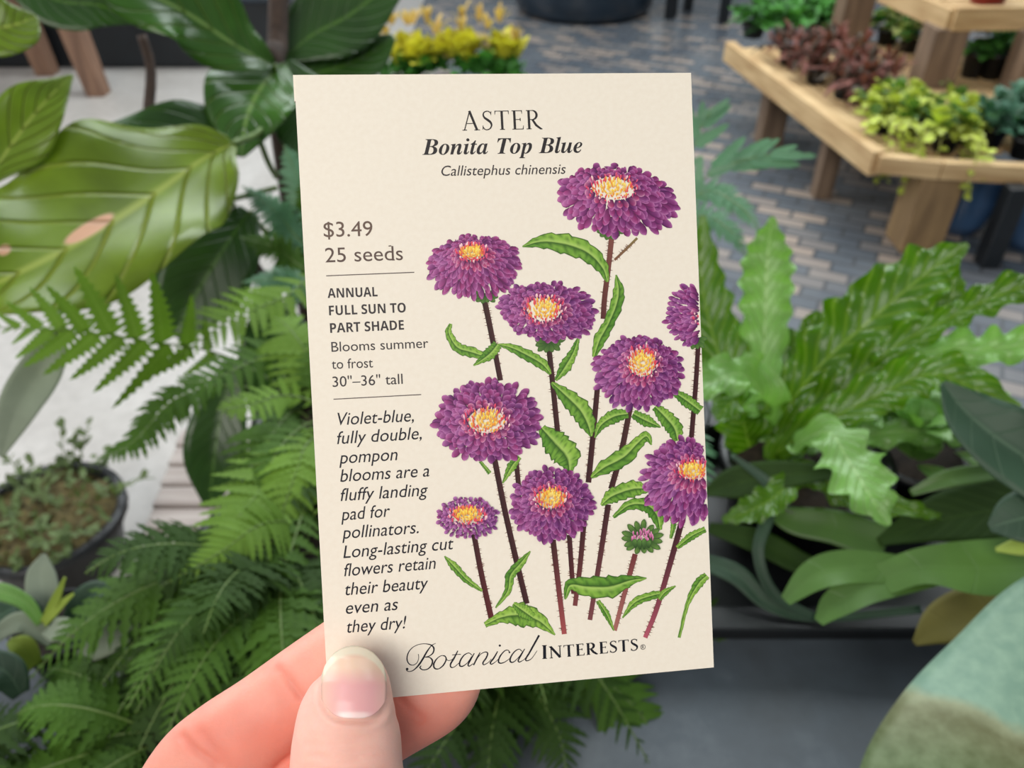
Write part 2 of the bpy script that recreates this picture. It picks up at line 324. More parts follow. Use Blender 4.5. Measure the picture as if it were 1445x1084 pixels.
mb = MB(); SCRIPT = [  # the flowing hand-lettered word: centre lines and pen widths
 ([(340, 158), (300, 180), (255, 240), (215, 310), (175, 370), (130, 415), (90, 432), (62, 425), (55, 410)], [5, 8, 15, 18, 16, 10, 7, 7, 7]),
 ([(172, 262), (175, 300), (160, 345), (120, 370), (80, 355), (62, 310), (75, 250), (115, 200), (175, 170), (240, 163), (295, 175), (322, 205), (315, 250), (280, 280), (235, 293)], [6, 6, 7, 7, 10, 12, 10, 7, 6, 7, 11, 15, 14, 9, 6]),
 ([(235, 293), (280, 295), (308, 325), (300, 370), (262, 408), (215, 415), (188, 395), (200, 375)], [6, 10, 15, 15, 10, 9, 13, 7]),
 ([(432, 285), (395, 278), (350, 310), (322, 360), (330, 400), (370, 405), (415, 370), (442, 315), (430, 282), (405, 277)], [7, 7, 11, 15, 14, 9, 13, 14, 9, 6]), ([(440, 308), (462, 325), (495, 318), (520, 296)], [6, 6, 6, 6]),
 ([(555, 230), (520, 300), (485, 360), (490, 390), (520, 388), (566, 350)], [10, 16, 15, 11, 7, 6]), ([(500, 271), (585, 265)], [7, 7]),
 ([(692, 272), (660, 252), (615, 275), (578, 330), (575, 375), (605, 380), (650, 345), (690, 285)], [7, 8, 11, 15, 15, 11, 7, 6]), ([(715, 255), (680, 315), (655, 365), (668, 379), (705, 355)], [9, 15, 14, 10, 6]),
 ([(772, 245), (740, 305), (708, 370)], [8, 15, 13]), ([(735, 315), (780, 262), (825, 242), (845, 258), (830, 300), (800, 345), (808, 366), (850, 345), (880, 310)], [6, 7, 9, 13, 15, 14, 10, 6, 5]),
 ([(942, 236), (905, 300), (872, 345), (884, 361), (925, 335), (950, 310)], [10, 16, 15, 10, 6, 5]),
 ([(1056, 248), (1045, 226), (1010, 232), (965, 285), (950, 335), (972, 352), (1015, 338), (1066, 300)], [9, 8, 10, 14, 15, 12, 8, 6]),
 ([(1180, 237), (1150, 215), (1105, 240), (1068, 295), (1065, 335), (1095, 340), (1140, 300), (1185, 240)], [7, 8, 11, 15, 15, 11, 7, 6]), ([(1205, 212), (1170, 270), (1142, 325), (1155, 339), (1195, 318), (1220, 290)], [9, 15, 14, 10, 6, 5]),
 ([(1345, 80), (1300, 160), (1250, 250), (1215, 310), (1227, 328), (1272, 305), (1325, 230)], [19, 18, 17, 15, 10, 7, 5])]
def pen(mb, pts, w, col):
    n = 10*len(pts); c = spline([art(565+x/6.881, 885+y/6.881) for x, y in pts], n); ww = np.interp(np.linspace(0, len(w)-1, n), range(len(w)), w)*PXM/6.881
    v, f = strip(c, ww); mb.add([(x, y, 0.00004) for x, y in v], f, cols=[tuple(lin(col))]*len(v))
for p_, w_ in SCRIPT: pen(mb, p_, w_, (22, 20, 32))
for x, y, r in ((63, 408, 13), (963, 180, 11), (1057, 246, 9)):
    c0 = art(565+x/6.881, 885+y/6.881); mb.add([(c0[0]+r*PXM/6.881*math.cos(a), c0[1]+r*PXM/6.881*math.sin(a), 0.00004) for a in np.linspace(0, 2*math.pi, 14, endpoint=False)], [tuple(range(14))], cols=[tuple(lin((22, 20, 32)))]*14)
put_text(mb, roman('I', 1.5), (765, 930.0), (771.5, 929.6), 19, 1.0, (22, 22, 32)); put_text(mb, roman('NTERESTS', 1.65), (775, 929.2), (900.2, 917.8), 16.5, 1.0, (22, 22, 32))
q = np.linspace(0, 2*math.pi, 25); c0 = art(907, 913.2); v, f = strip([(c0[0]+0.00052*math.cos(a), c0[1]+0.00052*math.sin(a)) for a in q], 0.00011); mb.add([(x, y, 0.00004) for x, y in v], f, cols=[tuple(lin((40, 40, 48)))]*len(v))
put_text(mb, text_shape('R'), (905.4, 915.6), (908.8, 915.3), 4.6, CAPS, (40, 40, 48))
obj('brand_lettering', mb, INK, packet, local=True, smooth=False)

# ---- illustration
rnd = random.Random(5); ill = MB(); LAY = [0.00005]
def lay(): LAY[0] += 1.1e-7; return LAY[0]
def shape_px(pts, faces, cols, z=None):
    z = lay() if z is None else z
    ill.add([(*art(x, y), z) for x, y in pts], faces, cols=[tuple(lin(c)) for c in cols])
def mixc(a, b, t): return tuple(a[i]+(b[i]-a[i])*t for i in range(3))
def petal(rx, ry, tx, ty, w, cb, ct, ce, rounded=0.75):
    d = np.array([tx-rx, ty-ry]); L = np.linalg.norm(d)+1e-6; d /= L; n = np.array([-d[1], d[0]]); pts = []; cols = []; lit = -1 if rnd.random() < .5 else 1
    prof = [(0, .30), (.3, .70), (.58, 1.0), (.80, .86), (.94, .46), (1.0, .10)]
    for s, k in prof:
        for u in (-1, -.55, 0, .55, 1):
            pts.append(np.array([rx, ry])+d*L*s+n*w*k*u)
            c = mixc(cb, ct, min(1, s*1.15)); e = (0.75 if u*lit > .9 else 0.35 if u*lit > .3 else 0.0)*(0.2+0.8*s); c = mixc(c, ce, e); c = mixc(c, ce, 0.30 if s >= .93 else 0)
            if u*lit < -.9: c = mixc(c, cb, .75)
            if u == 0: c = mixc(c, ce, .12)
            cols.append(c)
    fs = [(j*5+i, j*5+i+1, j*5+i+6, j*5+i+5) for j in range(5) for i in range(4)]
    shape_px(pts, fs, cols)
def clipx(x, y): return x < 415.5+560 + 32*(y-103)/839 + 0.2
def stroke(pts, w0, w1, c0, c1, hairs=True):
    c = spline(pts, 26); n = 26; v, f = strip(c, w0, w1); cols = [mixc(c0, c1, i/n) for i in range(n)]*1+[mixc(mixc(c0, c1, i/n), (150, 90, 90), .22) for i in range(n)]
    shape_px(list(v), f, cols)
    if hairs:
        L = np.sum(np.linalg.norm(np.diff(c, axis=0), axis=1)); k = int(L/3.0); z = lay()
        for j in range(k):
            t = rnd.random()*(n-2); i = int(t); p = c[i]+(c[i+1]-c[i])*(t-i); d = nrm(c[i+1]-c[i]); nn = np.array([-d[1], d[0]])*rnd.choice((-1, 1)); ww = (w0+(w1-w0)*t/n)/2
            a = p+nn*ww*.8; b = p+nn*(ww+rnd.uniform(2.2, 4.4))+d*rnd.uniform(-1.5, 1.5); e = d*.6
            shape_px([a-e, a+e, b], [(0, 1, 2)], [(84, 44, 44), (84, 44, 44), (170, 130, 110)], z)
DK, DK2 = (52, 26, 28), (92, 40, 52)
stems = [([(863, 335), (858, 380), (853, 420), (851, 450)], 7.5, 7.5, (122, 74, 62), (78, 38, 38)),
         ([(843, 545), (837, 610), (830, 681)], 7.5, 8, DK, DK), ([(824, 735), (818, 800), (811, 855)], 7.5, 6.5, DK, (120, 60, 60)),
         ([(682, 418), (692, 465), (706, 537)], 8, 7.5, (50, 30, 26), DK), ([(728, 650), (732, 690)], 7, 7, DK, DK), ([(803, 755), (806, 800), (809, 838)], 7, 6.5, DK, (88, 36, 40)),
         ([(774, 488), (780, 545), (787, 614)], 7.5, 7.5, (48, 30, 28), DK), ([(985, 488), (981, 550), (975, 622)], 6.5, 7, DK, DK),
         ([(889, 575), (876, 640), (862, 690)], 8, 8, (60, 36, 34), DK), ([(858, 712), (846, 790), (832, 875)], 8, 6.5, DK, (120, 66, 70)),
         ([(697, 645), (712, 720), (728, 790), (743, 852)], 8, 8, (48, 24, 26), DK), ([(962, 735), (944, 800), (926, 860), (910, 900)], 8.5, 6.5, (44, 20, 26), (190, 90, 110)),
         ([(780, 762), (788, 830), (796, 895)], 8, 7, DK, (170, 80, 80)), ([(668, 752), (679, 810), (693, 873)], 7.5, 8, DK, (84, 30, 32)), ([(896, 782), (883, 830), (867, 890)], 7.5, 6, (110, 50, 52), (170, 110, 100))]
for s in stems: stroke(*s)
stroke([(899, 336), (885, 350), (867, 367)], 3.5, 3.5, (130, 120, 70), (120, 80, 60), True)
G0, G1, G2 = (64, 120, 36), (146, 186, 74), (30, 62, 22)
def bleaf(mid, hw, tone=0.0, serr=0.14, nser=7):
    n = 34; c = spline(mid, n); w = np.interp(np.linspace(0, len(hw)-1, n), range(len(hw)), hw); T = np.gradient(c, axis=0); T /= np.linalg.norm(T, axis=1)[:, None]+1e-9; Nn = np.stack([-T[:, 1], T[:, 0]], 1)
    ph = rnd.random()*6; pts = []; cols = []; us = (-1, -.82, -.45, -.08, .08, .45, .82, 1)
    for i in range(n):
        t = i/(n-1); sa = 1+serr*(((t*nser+ph) % 1.0)-.5)*2; sb = 1+serr*(((t*nser+ph*1.7+.4) % 1.0)-.5)*2
        for u in us:
            pts.append(c[i]+Nn[i]*w[i]*u*(sa if u < 0 else sb))
            vein = abs(((t*9-abs(u)*1.1) % 1.0)-.5) > .36
            k = .30+.42*rnd.random()*.6+(.30 if u < 0 else 0)+tone+(0.25*math.sin(t*9+ph))*.5
            col = mixc(G0, G1, max(0, min(1, k)))
            if vein and .1 < abs(u) < .95: col = mixc(col, G2, .38)
            if abs(u) >= .99: col = mixc(G2, G0, .25)
            if abs(u) < .1: col = mixc(col, (40, 74, 24) if u > 0 else (176, 206, 110), .75)
            cols.append(col)
    m = len(us); shape_px(pts, [(j*m+i, j*m+i+1, (j+1)*m+i+1, (j+1)*m+i) for j in range(n-1) for i in range(m-1)], cols)
leaves = [([(737, 348), (765, 341), (800, 345), (830, 357), (850, 378), (857, 398)], [1, 10, 15, 13, 9, 2], .1),
 ([(838, 504), (846, 480), (858, 458), (869, 432), (873, 410), (869, 388)], [3, 9, 8, 9, 8, 1], -.05), ([(702, 486), (722, 491), (745, 502), (765, 514), (777, 528)], [1, 6, 8, 8, 2], .05),
 ([(816, 477), (809, 497), (797, 518), (784, 537)], [2, 6, 9, 2], 0), ([(778, 540), (798, 558), (818, 578), (829, 598), (834, 616)], [2, 11, 15, 12, 2], .05),
 ([(839, 618), (848, 600), (866, 588), (886, 584)], [1, 7, 10, 6], 0), ([(893, 584), (912, 594), (932, 603)], [6, 9, 1], -.1), ([(834, 674), (852, 660), (880, 645), (900, 625), (912, 616), (919, 628)], [2, 10, 13, 8, 7, 1], .1),
 ([(949, 552), (968, 565), (988, 580)], [4, 9, 7], -.1), ([(924, 574), (938, 588), (951, 604), (956, 622)], [5, 11, 12, 7], 0), ([(764, 604), (783, 625), (800, 645), (804, 669)], [6, 19, 20, 2], .05),
 ([(733, 645), (722, 658), (709, 682)], [3, 7, 1], .1), ([(677, 651), (691, 668)], [2, 3], 0), ([(636, 457), (633, 470), (645, 490), (665, 497), (693, 506)], [2, 5, 7, 8, 4], .2), ([(702, 486), (690, 500), (668, 516)], [7, 9, 1], .0),
 ([(848, 713), (864, 700), (893, 690), (916, 690)], [2, 11, 12, 5], .15), ([(865, 730), (888, 713), (912, 713), (926, 726), (931, 748)], [2, 7, 10, 11, 3], -.12), ([(912, 816), (890, 819), (860, 828), (828, 828), (804, 826), (797, 846)], [1, 7, 16, 14, 8, 1], .0),
 ([(843, 848), (855, 866), (866, 890)], [3, 5, 1], 0), ([(878, 872), (896, 850), (922, 840), (936, 838)], [1, 6, 6, 3], .1), ([(930, 846), (938, 836), (953, 827)], [3, 5, 1], .1), ([(955, 773), (975, 757), (995, 747)], [3, 6, 4], .05),
 ([(997, 812), (985, 824), (970, 852), (958, 900)], [5, 7, 3, 2], .15), ([(748, 778), (735, 794), (720, 812), (716, 834), (699, 858)], [1, 6, 7, 5, 1], 0), ([(627, 785), (640, 799), (658, 818), (680, 834)], [1, 6, 5, 2], .1),
 ([(684, 882), (708, 871), (735, 868), (760, 876), (783, 896)], [4, 8, 18, 11, 1], .35), ([(724, 852), (738, 862), (752, 872)], [3, 10, 6], .2), ([(946, 760), (950, 742), (948, 730)], [2, 4, 3], -.1)]
for mid, hw, tone in leaves: bleaf(mid, hw, tone)
def calyx(x, y, r, ang=0):
    for k in range(8):
        a = math.radians(-10+k*28+ang); L = r*rnd.uniform(.8, 1.1); petal(x, y, x+L*math.cos(a), y+L*.75*math.sin(a), r*.2, (40, 70, 28), (96, 130, 62), (46, 80, 36))
for c in ((860, 322, 24), (684, 415, 20), (774, 482, 22), (980, 480, 18)): calyx(*c)
def bloom(cx, cy, rx, ry, dx, dy, drx, dry, tone, rings=10, tilt=0.0, pale=0.0, cut=None):
    ct, st = math.cos(tilt), math.sin(tilt)
    for k in range(rings):
        f = 1-k/rings; ti = 0.12+0.88*f; tr = max(0.0, ti-0.36)
        X, Y = dx+(cx-dx)*ti, dy+(cy-dy)*ti; RXk, RYk = drx+(rx-drx)*ti, dry+(ry-dry)*ti
        X2, Y2 = dx+(cx-dx)*tr, dy+(cy-dy)*tr; RX2, RY2 = drx+(rx-drx)*tr, dry+(ry-dry)*tr
        n = int(18+20*f); off = rnd.random()*6.28
        order = sorted(range(n), key=lambda j: rnd.random())
        for j in order:
            a = off+2*math.pi*(j+rnd.uniform(-.25, .25))/n; ja = a+rnd.uniform(-.05, .05); jr = rnd.uniform(.88, 1.06)
            ca, sa = math.cos(ja)*jr, math.sin(ja)*jr
            tx, ty = X+RXk*ca*ct-RYk*sa*st, Y+RXk*ca*st+RYk*sa*ct; rx_, ry_ = X2+RX2*math.cos(a)*ct-RY2*math.sin(a)*st, Y2+RX2*math.cos(a)*st+RY2*math.sin(a)*ct
            if cut and (not clipx(tx+3.5, ty) or not clipx(rx_+1.5, ry_)): continue
            w = max(2.0, math.pi*(RXk+RYk)/2/n*0.92)*rnd.uniform(.85, 1.1)
            c_mid = mixc((106, 44, 112), (160, 50, 112), rnd.random()*.7+tone); c_dark = mixc((58, 18, 68), (88, 26, 70), rnd.random()); c_edge = mixc((196, 132, 186), (214, 150, 196), rnd.random())
            if f < .22: c_mid = mixc(c_mid, (214, 60, 100), .55); c_edge = (240, 196, 214)
            if pale: c_mid = mixc(c_mid, (186, 120, 190), pale*rnd.random()); 
            lightside = 0.14*(-ca)+0.10*rnd.uniform(-1, 1)
            c_mid = mixc(c_mid, (206, 140, 196) if lightside > 0 else (78, 30, 92), min(.6, abs(lightside)*2.2))
            petal(rx_, ry_, tx, ty, w, c_dark, c_mid, c_edge)
    for rr, n, pal in ((1.15, 40, ((226, 60, 96), (248, 210, 216), (214, 70, 120))), (.85, 46, ((236, 110, 60), (250, 190, 60), (228, 70, 80))), (.55, 40, ((250, 214, 60), (246, 170, 50), (252, 232, 110))), (.25, 26, ((254, 226, 74), (250, 190, 60), (255, 238, 120)))):
        for j in range(n):
            a = 2*math.pi*(j+rnd.random())/n; q = rr*rnd.uniform(.75, 1.1); x = dx+drx*q*math.cos(a); y = dy+dry*q*math.sin(a); h = rnd.uniform(3, 6.5)
            if cut and not clipx(x+3, y): continue
            c = rnd.choice(pal); petal(x, y+h*.4, x+rnd.uniform(-1.5, 1.5)+1.5*math.cos(a), y-h*.7+1.5*math.sin(a), rnd.uniform(.9, 1.6), mixc(c, (170, 40, 50), .35), c, mixc(c, (255, 250, 230), .5))
bloom(980, 444, 46, 45, 1004, 446, 20, 16, .1, 9, cut=True)
bloom(871, 285, 88, 52, 865, 266, 30, 16, .35, 9, tilt=.12)
bloom(773, 440, 72, 44, 767, 437, 24, 16, .05, 10, tilt=.1)
bloom(670, 378, 68, 47, 666, 357, 18, 10, .35, 10, tilt=-.05)
bloom(900, 527, 66, 54, 906, 512, 19, 19, .0, 10)
bloom(688, 594, 78, 61, 686, 594, 26, 17, .15, 11)
bloom(962, 680, 60, 65, 977, 664, 20, 12, .0, 10, cut=True)
bloom(777, 712, 62, 55, 777, 703, 21, 14, .05, 10)
bloom(660, 730, 45, 31, 659, 727, 22, 11, .1, 5, pale=.9)
for k in range(15):
    a = 2*math.pi*k/15+.2; petal(905+8*math.cos(a), 760+6*math.sin(a), 905+rnd.uniform(27, 34)*math.cos(a), 759+rnd.uniform(21, 27)*math.sin(a), 4.2, (40, 66, 30), (112, 150, 70), (40, 66, 34))
for k in range(44):
    a = rnd.random()*6.28; q = math.sqrt(rnd.random()); x = 905+15*q*math.cos(a); y = 758+10*q*math.sin(a); petal(x, y+3, x+rnd.uniform(-1, 1), y-4, 1.2, (150, 60, 110), (222, 130, 176), (244, 200, 220))
for k in range(4):
    petal(896+k*6, 776-abs(k-1.5)*2, 894+k*7, 760-rnd.uniform(-2, 3), 4.0, (40, 66, 30), (104, 146, 70), (40, 66, 34))
obj('aster_illustration', ill, INK, packet, local=True, smooth=False)['label'] = 'printed drawing of purple asters on dark hairy stems'
# ================================================================ hand
def loft(mb, secs, side, n=28, rows=None, cap=True):
    """secs: (point, half width, half thickness); side: the direction the width is measured along, made square to the axis"""
    m = rows or len(secs)*6; c = spline([s[0] for s in secs], m); a = spline([[s[1], s[2], 0] for s in secs], m); T = np.gradient(c, axis=0); vs = []
    for i in range(m):
        t = nrm(T[i]); s = nrm(side-t*(side@t)); d = np.cross(t, s)
        if d@PKN < 0: d = -d
        for q in np.linspace(0, 2*math.pi, n, endpoint=False): vs.append(c[i]+s*max(a[i][0], 1e-4)*math.cos(q)+d*max(a[i][1], 1e-4)*math.sin(q))
    mb.grid(vs, n, m, closed=True, caps=cap); return c, a
MM = 0.001
def sec(x, y, n, hw, th): return (pk(x, y, n*MM), hw*PXM*(1-n*0.0062), th*MM)
hb = MB(); perp = lambda x, y: nrm(PKX*x-PKY*y)
thumb_secs = [sec(497, 920.5, 4.2, 8, 1.8), sec(497.5, 925, 4.5, 22, 3.3), sec(498.5, 933, 5.0, 33.5, 4.7), sec(499.5, 946, 5.8, 43, 5.8), sec(498.8, 964, 6.7, 53, 6.8), sec(494, 990, 7.6, 64, 7.7), sec(490, 1015, 8.3, 70.5, 8.4), sec(489.5, 1045, 8.9, 76, 9.0), sec(489, 1084, 9.6, 79, 9.6), sec(489, 1125, 10.8, 84, 10.2),
              sec(484, 1180, 13, 79, 9.6), sec(478, 1250, 16, 76, 9.6), sec(466, 1330, 19, 84, 10.5), sec(430, 1420, 19, 100, 13), sec(340, 1520, 16, 110, 15), sec(240, 1600, 14, 90, 14)]
TC, TA = loft(hb, thumb_secs, PKX, 36, 130)
loft(hb, [sec(574, 862, -6, 8, 2), sec(566, 869, -7, 32, 4.5), sec(548, 883, -8.2, 49, 6.6), sec(505, 915, -9.4, 57, 7.8), sec(440, 963, -9.8, 60, 8.0), sec(375, 1012, -9.6, 62, 8.3), sec(320, 1053, -10.5, 66, 8.8), sec(280, 1090, -12, 67.5, 9.2), sec(243, 1150, -15, 66, 9), sec(218, 1230, -19, 70, 9.5), sec(205, 1310, -22, 78, 11), sec(212, 1400, -18, 66, 10), sec(216, 1450, -14, 30, 5)], perp(.62, .78), 32, 90)
loft(hb, [sec(670, 946, -6.5, 8, 2), sec(660, 951, -7.4, 32, 4.6), sec(638, 962, -8.6, 51, 6.8), sec(606, 979, -9.6, 61, 8.0), sec(545, 1013, -10.2, 62, 8.3), sec(485, 1052, -11.5, 62, 8.3), sec(430, 1098, -13, 65, 8.6), sec(382, 1150, -15, 68, 9), sec(335, 1225, -18, 68, 9), sec(300, 1300, -20, 72, 9.5), sec(268, 1375, -20, 78, 11), sec(240, 1450, -14, 66, 10), sec(225, 1500, -10, 30, 5)], perp(.5, .86), 32, 90)
loft(hb, [sec(600, 1150, -8, 10, 2), sec(585, 1157, -9, 40, 6), sec(550, 1172, -10, 55, 7.5), sec(480, 1212, -12, 57, 8), sec(415, 1275, -15, 60, 8.4), sec(365, 1355, -17, 64, 9), sec(325, 1445, -16, 74, 11)], perp(.6, .8), 28, 60)
loft(hb, [sec(560, 1272, -6, 8, 2), sec(545, 1280, -7, 34, 5), sec(510, 1296, -8, 45, 6.4), sec(450, 1340, -10, 47, 6.8), sec(395, 1410, -12, 52, 7.4), sec(355, 1500, -10, 66, 10)], perp(.6, .8), 28, 50)
loft(hb, [sec(300, 1380, -20, 70, 8), sec(270, 1400, -18, 130, 11), sec(230, 1450, -12, 205, 14), sec(170, 1530, -3, 225, 16), sec(100, 1640, 10, 215, 17), sec(30, 1760, 26, 215, 17), sec(-60, 1900, 45, 240, 18), sec(-260, 2200, 85, 390, 22), (np.array([-.105, -.10, .99]), .032, .027), (np.array([-.16, -.26, .89]), .042, .038)], perp(.57, .82), 36, 70)
me = hb.mesh('hand', smooth=True)
ho = bpy.data.objects.new('hand', me); C.objects.link(ho)
r = ho.modifiers.new('r', 'REMESH'); r.mode = 'VOXEL'; r.voxel_size = 0.00065
s_ = ho.modifiers.new('s', 'SMOOTH'); s_.factor = 0.5; s_.iterations = 7
bpy.context.view_layer.update()
me2 = bpy.data.meshes.new_from_object(ho.evaluated_get(bpy.context.evaluated_depsgraph_get()))
bpy.data.objects.remove(ho)
nv = len(me2.vertices); co = np.empty(nv*3); me2.vertices.foreach_get('co', co); co = co.reshape(-1, 3)
no = np.empty(nv*3); me2.vertices.foreach_get('normal', no); no = no.reshape(-1, 3)
rel = co-CAM; zz = rel@FW; px = CX+F_PX*(rel@RX)/zz; py = CY-F_PX*(rel@UP)/zz; npl = (co-PK0)@PKN/MM      # npl: millimetres in front of the packet
def seg_dist(poly):
    best = np.full(nv, 1e9); P2 = np.stack([px, py], 1)
    for a, b in zip(poly[:-1], poly[1:]):
        a = np.array(a, float); b = np.array(b, float); d = b-a; t = np.clip(((P2-a)@d)/(d@d), 0, 1); best = np.minimum(best, np.linalg.norm(P2-(a+t[:, None]*d), axis=1))
    return best
facing = np.clip((no@-FW)*2.0, 0, 1); is_thumb = npl > 1.2; disp = np.zeros(nv); red = np.zeros(nv)
def crease(poly, w, depth, mask, r_=0.5):
    global disp, red
    poly = spline(poly, 20); g = np.exp(-(seg_dist(poly)/w)**2)*facing*mask; disp -= g*depth*MM; red = np.maximum(red, np.exp(-(seg_dist(poly)/(w*2.2))**2)*facing*mask*r_)
fing = (~is_thumb).astype(float); tmb = is_thumb.astype(float)
crease([(392, 944), (403, 956), (424, 983)], 5.5, 0.55, fing, 0.45); crease([(258, 1040), (275, 1058), (306, 1080)], 6, 0.6, fing, 0.4)
crease([(284, 1035), (300, 1056), (322, 1078)], 7, 0.2, fing, 0.3); crease([(372, 938), (388, 960), (404, 985)], 8, 0.15, fing, 0.3)
crease([(566, 985), (578, 1000), (592, 1013)], 5, 0.25, fing, 0.6); crease([(395, 1082), (412, 1070)], 6, 0.4, fing, 0.5)
rw = random.Random(3)
for k in range(9):                                             # fine skin folds behind the nail and over the thumb knuckle
    y0 = 1036+k*9; x0 = rw.uniform(430, 470); x1 = rw.uniform(505, 552); crease([(x0, y0+rw.uniform(-3, 3)), ((x0+x1)/2, y0+5+rw.uniform(-2, 3)), (x1, y0+rw.uniform(-4, 4))], 2.8, 0.10+0.015*k, tmb, 0.16)
nail_poly = [(457, 958), (455, 985), (461, 1003), (477, 1014), (503, 1017), (528, 1015), (541, 1004), (547, 985), (545, 960), (538, 943)]
sd = seg_dist(spline(nail_poly, 60)); disp += (np.exp(-((sd-9)/6.0)**2)*0.28-np.exp(-(sd/4.2)**2)*0.35)*MM*facing*tmb
co += no*disp[:, None]; me2.vertices.foreach_set('co', co.ravel())
# blush: pads and flanks of the fingers are redder than the thumb's back
g = fing*0.62; pat = np.exp(-(((px-350)/110)**2+((py-1035)/45)**2)); g += fing*pat*0.30; g += fing*np.exp(-(((px-600)/80)**2+((py-1030)/40)**2))*0.25
g += tmb*0.10+tmb*np.clip((py-1010)/180, 0, 1)*0.12; red = np.clip(np.maximum(g, g+red*0.5), 0, 1)
at = me2.attributes.new('Blush', 'FLOAT', 'POINT'); at.data.foreach_set('value', red.astype(np.float32))
for p in me2.polygons: p.use_smooth = True
me2.update()
skin, t_, b_ = new_mat('fair_pink_skin'); a_ = N(t_, 'ShaderNodeAttribute'); a_.attribute_name = 'Blush'
mott = ramp(t_, noise(t_, 160, 4), [(0.35, (0.94, 0.92, 0.92)), (0.65, (1.0, 1.0, 1.0))])
t_.links.new(mix(t_, 1.0, ramp(t_, a_.outputs['Fac'], [(0.0, rgba((243, 198, 184))), (0.45, rgba((238, 174, 156))), (1.0, rgba((222, 132, 114)))]), mott, 'MULTIPLY'), b_.inputs['Base Color'])
b_.inputs['Roughness'].default_value = 0.5; b_.inputs['Subsurface Weight'].default_value = 0.35; b_.inputs['Subsurface Radius'].default_value = (1.0, 0.35, 0.2); b_.inputs['Subsurface Scale'].default_value = 0.0022
b_.inputs['Specular IOR Level'].default_value = 0.35; bump(t_, b_, noise(t_, 1500, 2), 0.12, 0.0004)
hand = link('hand', me2, skin); tag(hand, 'fair-skinned hand gripping the seed packet, thumb in front and fingers behind', 'hand')
# thumbnail follows the thumb's own sections
nb = MB(); rows, colsn = 40, 25; pts = []; cols = []; uvs = []
ys = np.linspace(0, 1, rows); proj = lambda p: (CX+F_PX*((p-CAM)@RX)/((p-CAM)@FW), CY-F_PX*((p-CAM)@UP)/((p-CAM)@FW))
tyv = np.array([proj(c)[1] for c in TC[:60]])
def thumb_at(y):
    i = float(np.interp(y, tyv, range(60))); k = int(min(i, 58)); f = i-k; c = TC[k]*(1-f)+TC[k+1]*f; a = TA[k]*(1-f)+TA[k+1]*f
    t = nrm(TC[k+1]-TC[k]); s = nrm(PKX-t*(PKX@t)); d = np.cross(t, s); d = d if d@PKN > 0 else -d; return c, a, s, d
for j, v in enumerate(ys):
    for i in range(colsn):
        u = i/(colsn-1)*2-1
        # outline: round free edge at the top, round cuticle at the bottom
        ytop = 913.5+48*(1-math.sqrt(max(0, 1-(u*0.985)**2))); ybot = 1014-27*abs(u)**3.6
        y = ytop+(ybot-ytop)*v; hp = float(np.interp(y, [914, 935, 950, 970, 990, 1014], [43, 43, 43.5, 44.5, 44, 42]))
        nn = float(np.interp(y, [913, 920, 930, 946, 964, 990, 1015], [6.3, 7.7, 9.8, 12.0, 13.9, 15.6, 16.9]))-u*u*float(np.interp(y, [914, 946, 965, 990, 1015], [1.9, 2.9, 2.5, 2.1, 1.9]))
        up = pk(499.5+hp*u, y, nn*MM); pts.append(up); uvs.append((i/(colsn-1), v))
        free = 924.5+50*(1-math.sqrt(max(0, 1-(u*0.97)**2))); lun = 1003+2.5*u*u
        pink = (228, 168, 168); cr = (236, 222, 198)
        tq = np.clip((y-free)/4.0, 0, 1); cc = mixc(cr, mixc((236, 200, 176), pink, float(np.clip((y-944)/24, 0, 1))*float(np.clip(1.5-abs(u-.1)*1.1, .3, 1))), float(tq))
        cc = mixc(cc, (242, 210, 206), float(np.clip((y-lun)/4, 0, 1))*float(np.clip(2.2-3.4*abs(u), 0, 1))); cols.append(tuple(lin(cc)))
nb.grid(pts, colsn, rows, uvs, cols)
nm = ink_mat('thumbnail_keratin', 0.26); nm.node_tree.nodes['Principled BSDF'].inputs['Specular IOR Level'].default_value = 0.5; nm.node_tree.nodes['Principled BSDF'].inputs['Subsurface Weight'].default_value = 0.1; nm.node_tree.nodes['Principled BSDF'].inputs['Subsurface Scale'].default_value = 0.001
no_ = obj('thumbnail', nb, nm, hand, local=True); no_['label'] = 'short pink thumbnail with a pale free edge'
sm = no_.modifiers.new('solid', 'SOLIDIFY'); sm.thickness = 0.0004; sm.offset = -1
# ================================================================ bench
slate = None
def slate_mat():
    m, t, b = new_mat('worn_blue_grey_slate'); n = noise(t, 9, 8, rough=0.65); n2 = noise(t, 60, 3); n3 = noise(t, 3, 3)
    c = ramp(t, n, [(0.30, rgba((52, 60, 68))), (0.55, rgba((76, 88, 99))), (0.75, rgba((116, 126, 134)))]); c = mix(t, 0.35, c, ramp(t, n3, [(0.35, rgba((52, 58, 62))), (0.7, rgba((100, 96, 90)))]))
    c = mix(t, ramp(t, n2, [(0.72, (0, 0, 0)), (0.78, (1, 1, 1))]), c, rgba((132, 128, 120))); t.links.new(c, b.inputs['Base Color']); b.inputs['Roughness'].default_value = 0.55; bump(t, b, n, 0.35, 0.002); return m
BZ = 0.68
slate = slate_mat(); black_pl = plain('matt_black_plastic', (24, 26, 28), 0.42, 0.2, 60); dark_steel = plain('dark_painted_steel', (40, 44, 48), 0.5)
bench = thing('slate_bench', (0.2, 0.3, 0), 'worn dark grey slate potting bench under the ferns, in the foreground', 'bench')
mb = MB(); mb.box((0.375, 0.33, BZ-0.015), (1.25, 0.54, 0.03)); mb.box((-0.53, 0.21, BZ-0.015), (0.56, 0.30, 0.03)); obj('bench_top', mb, slate, bench, smooth=False, bevel=0.003)
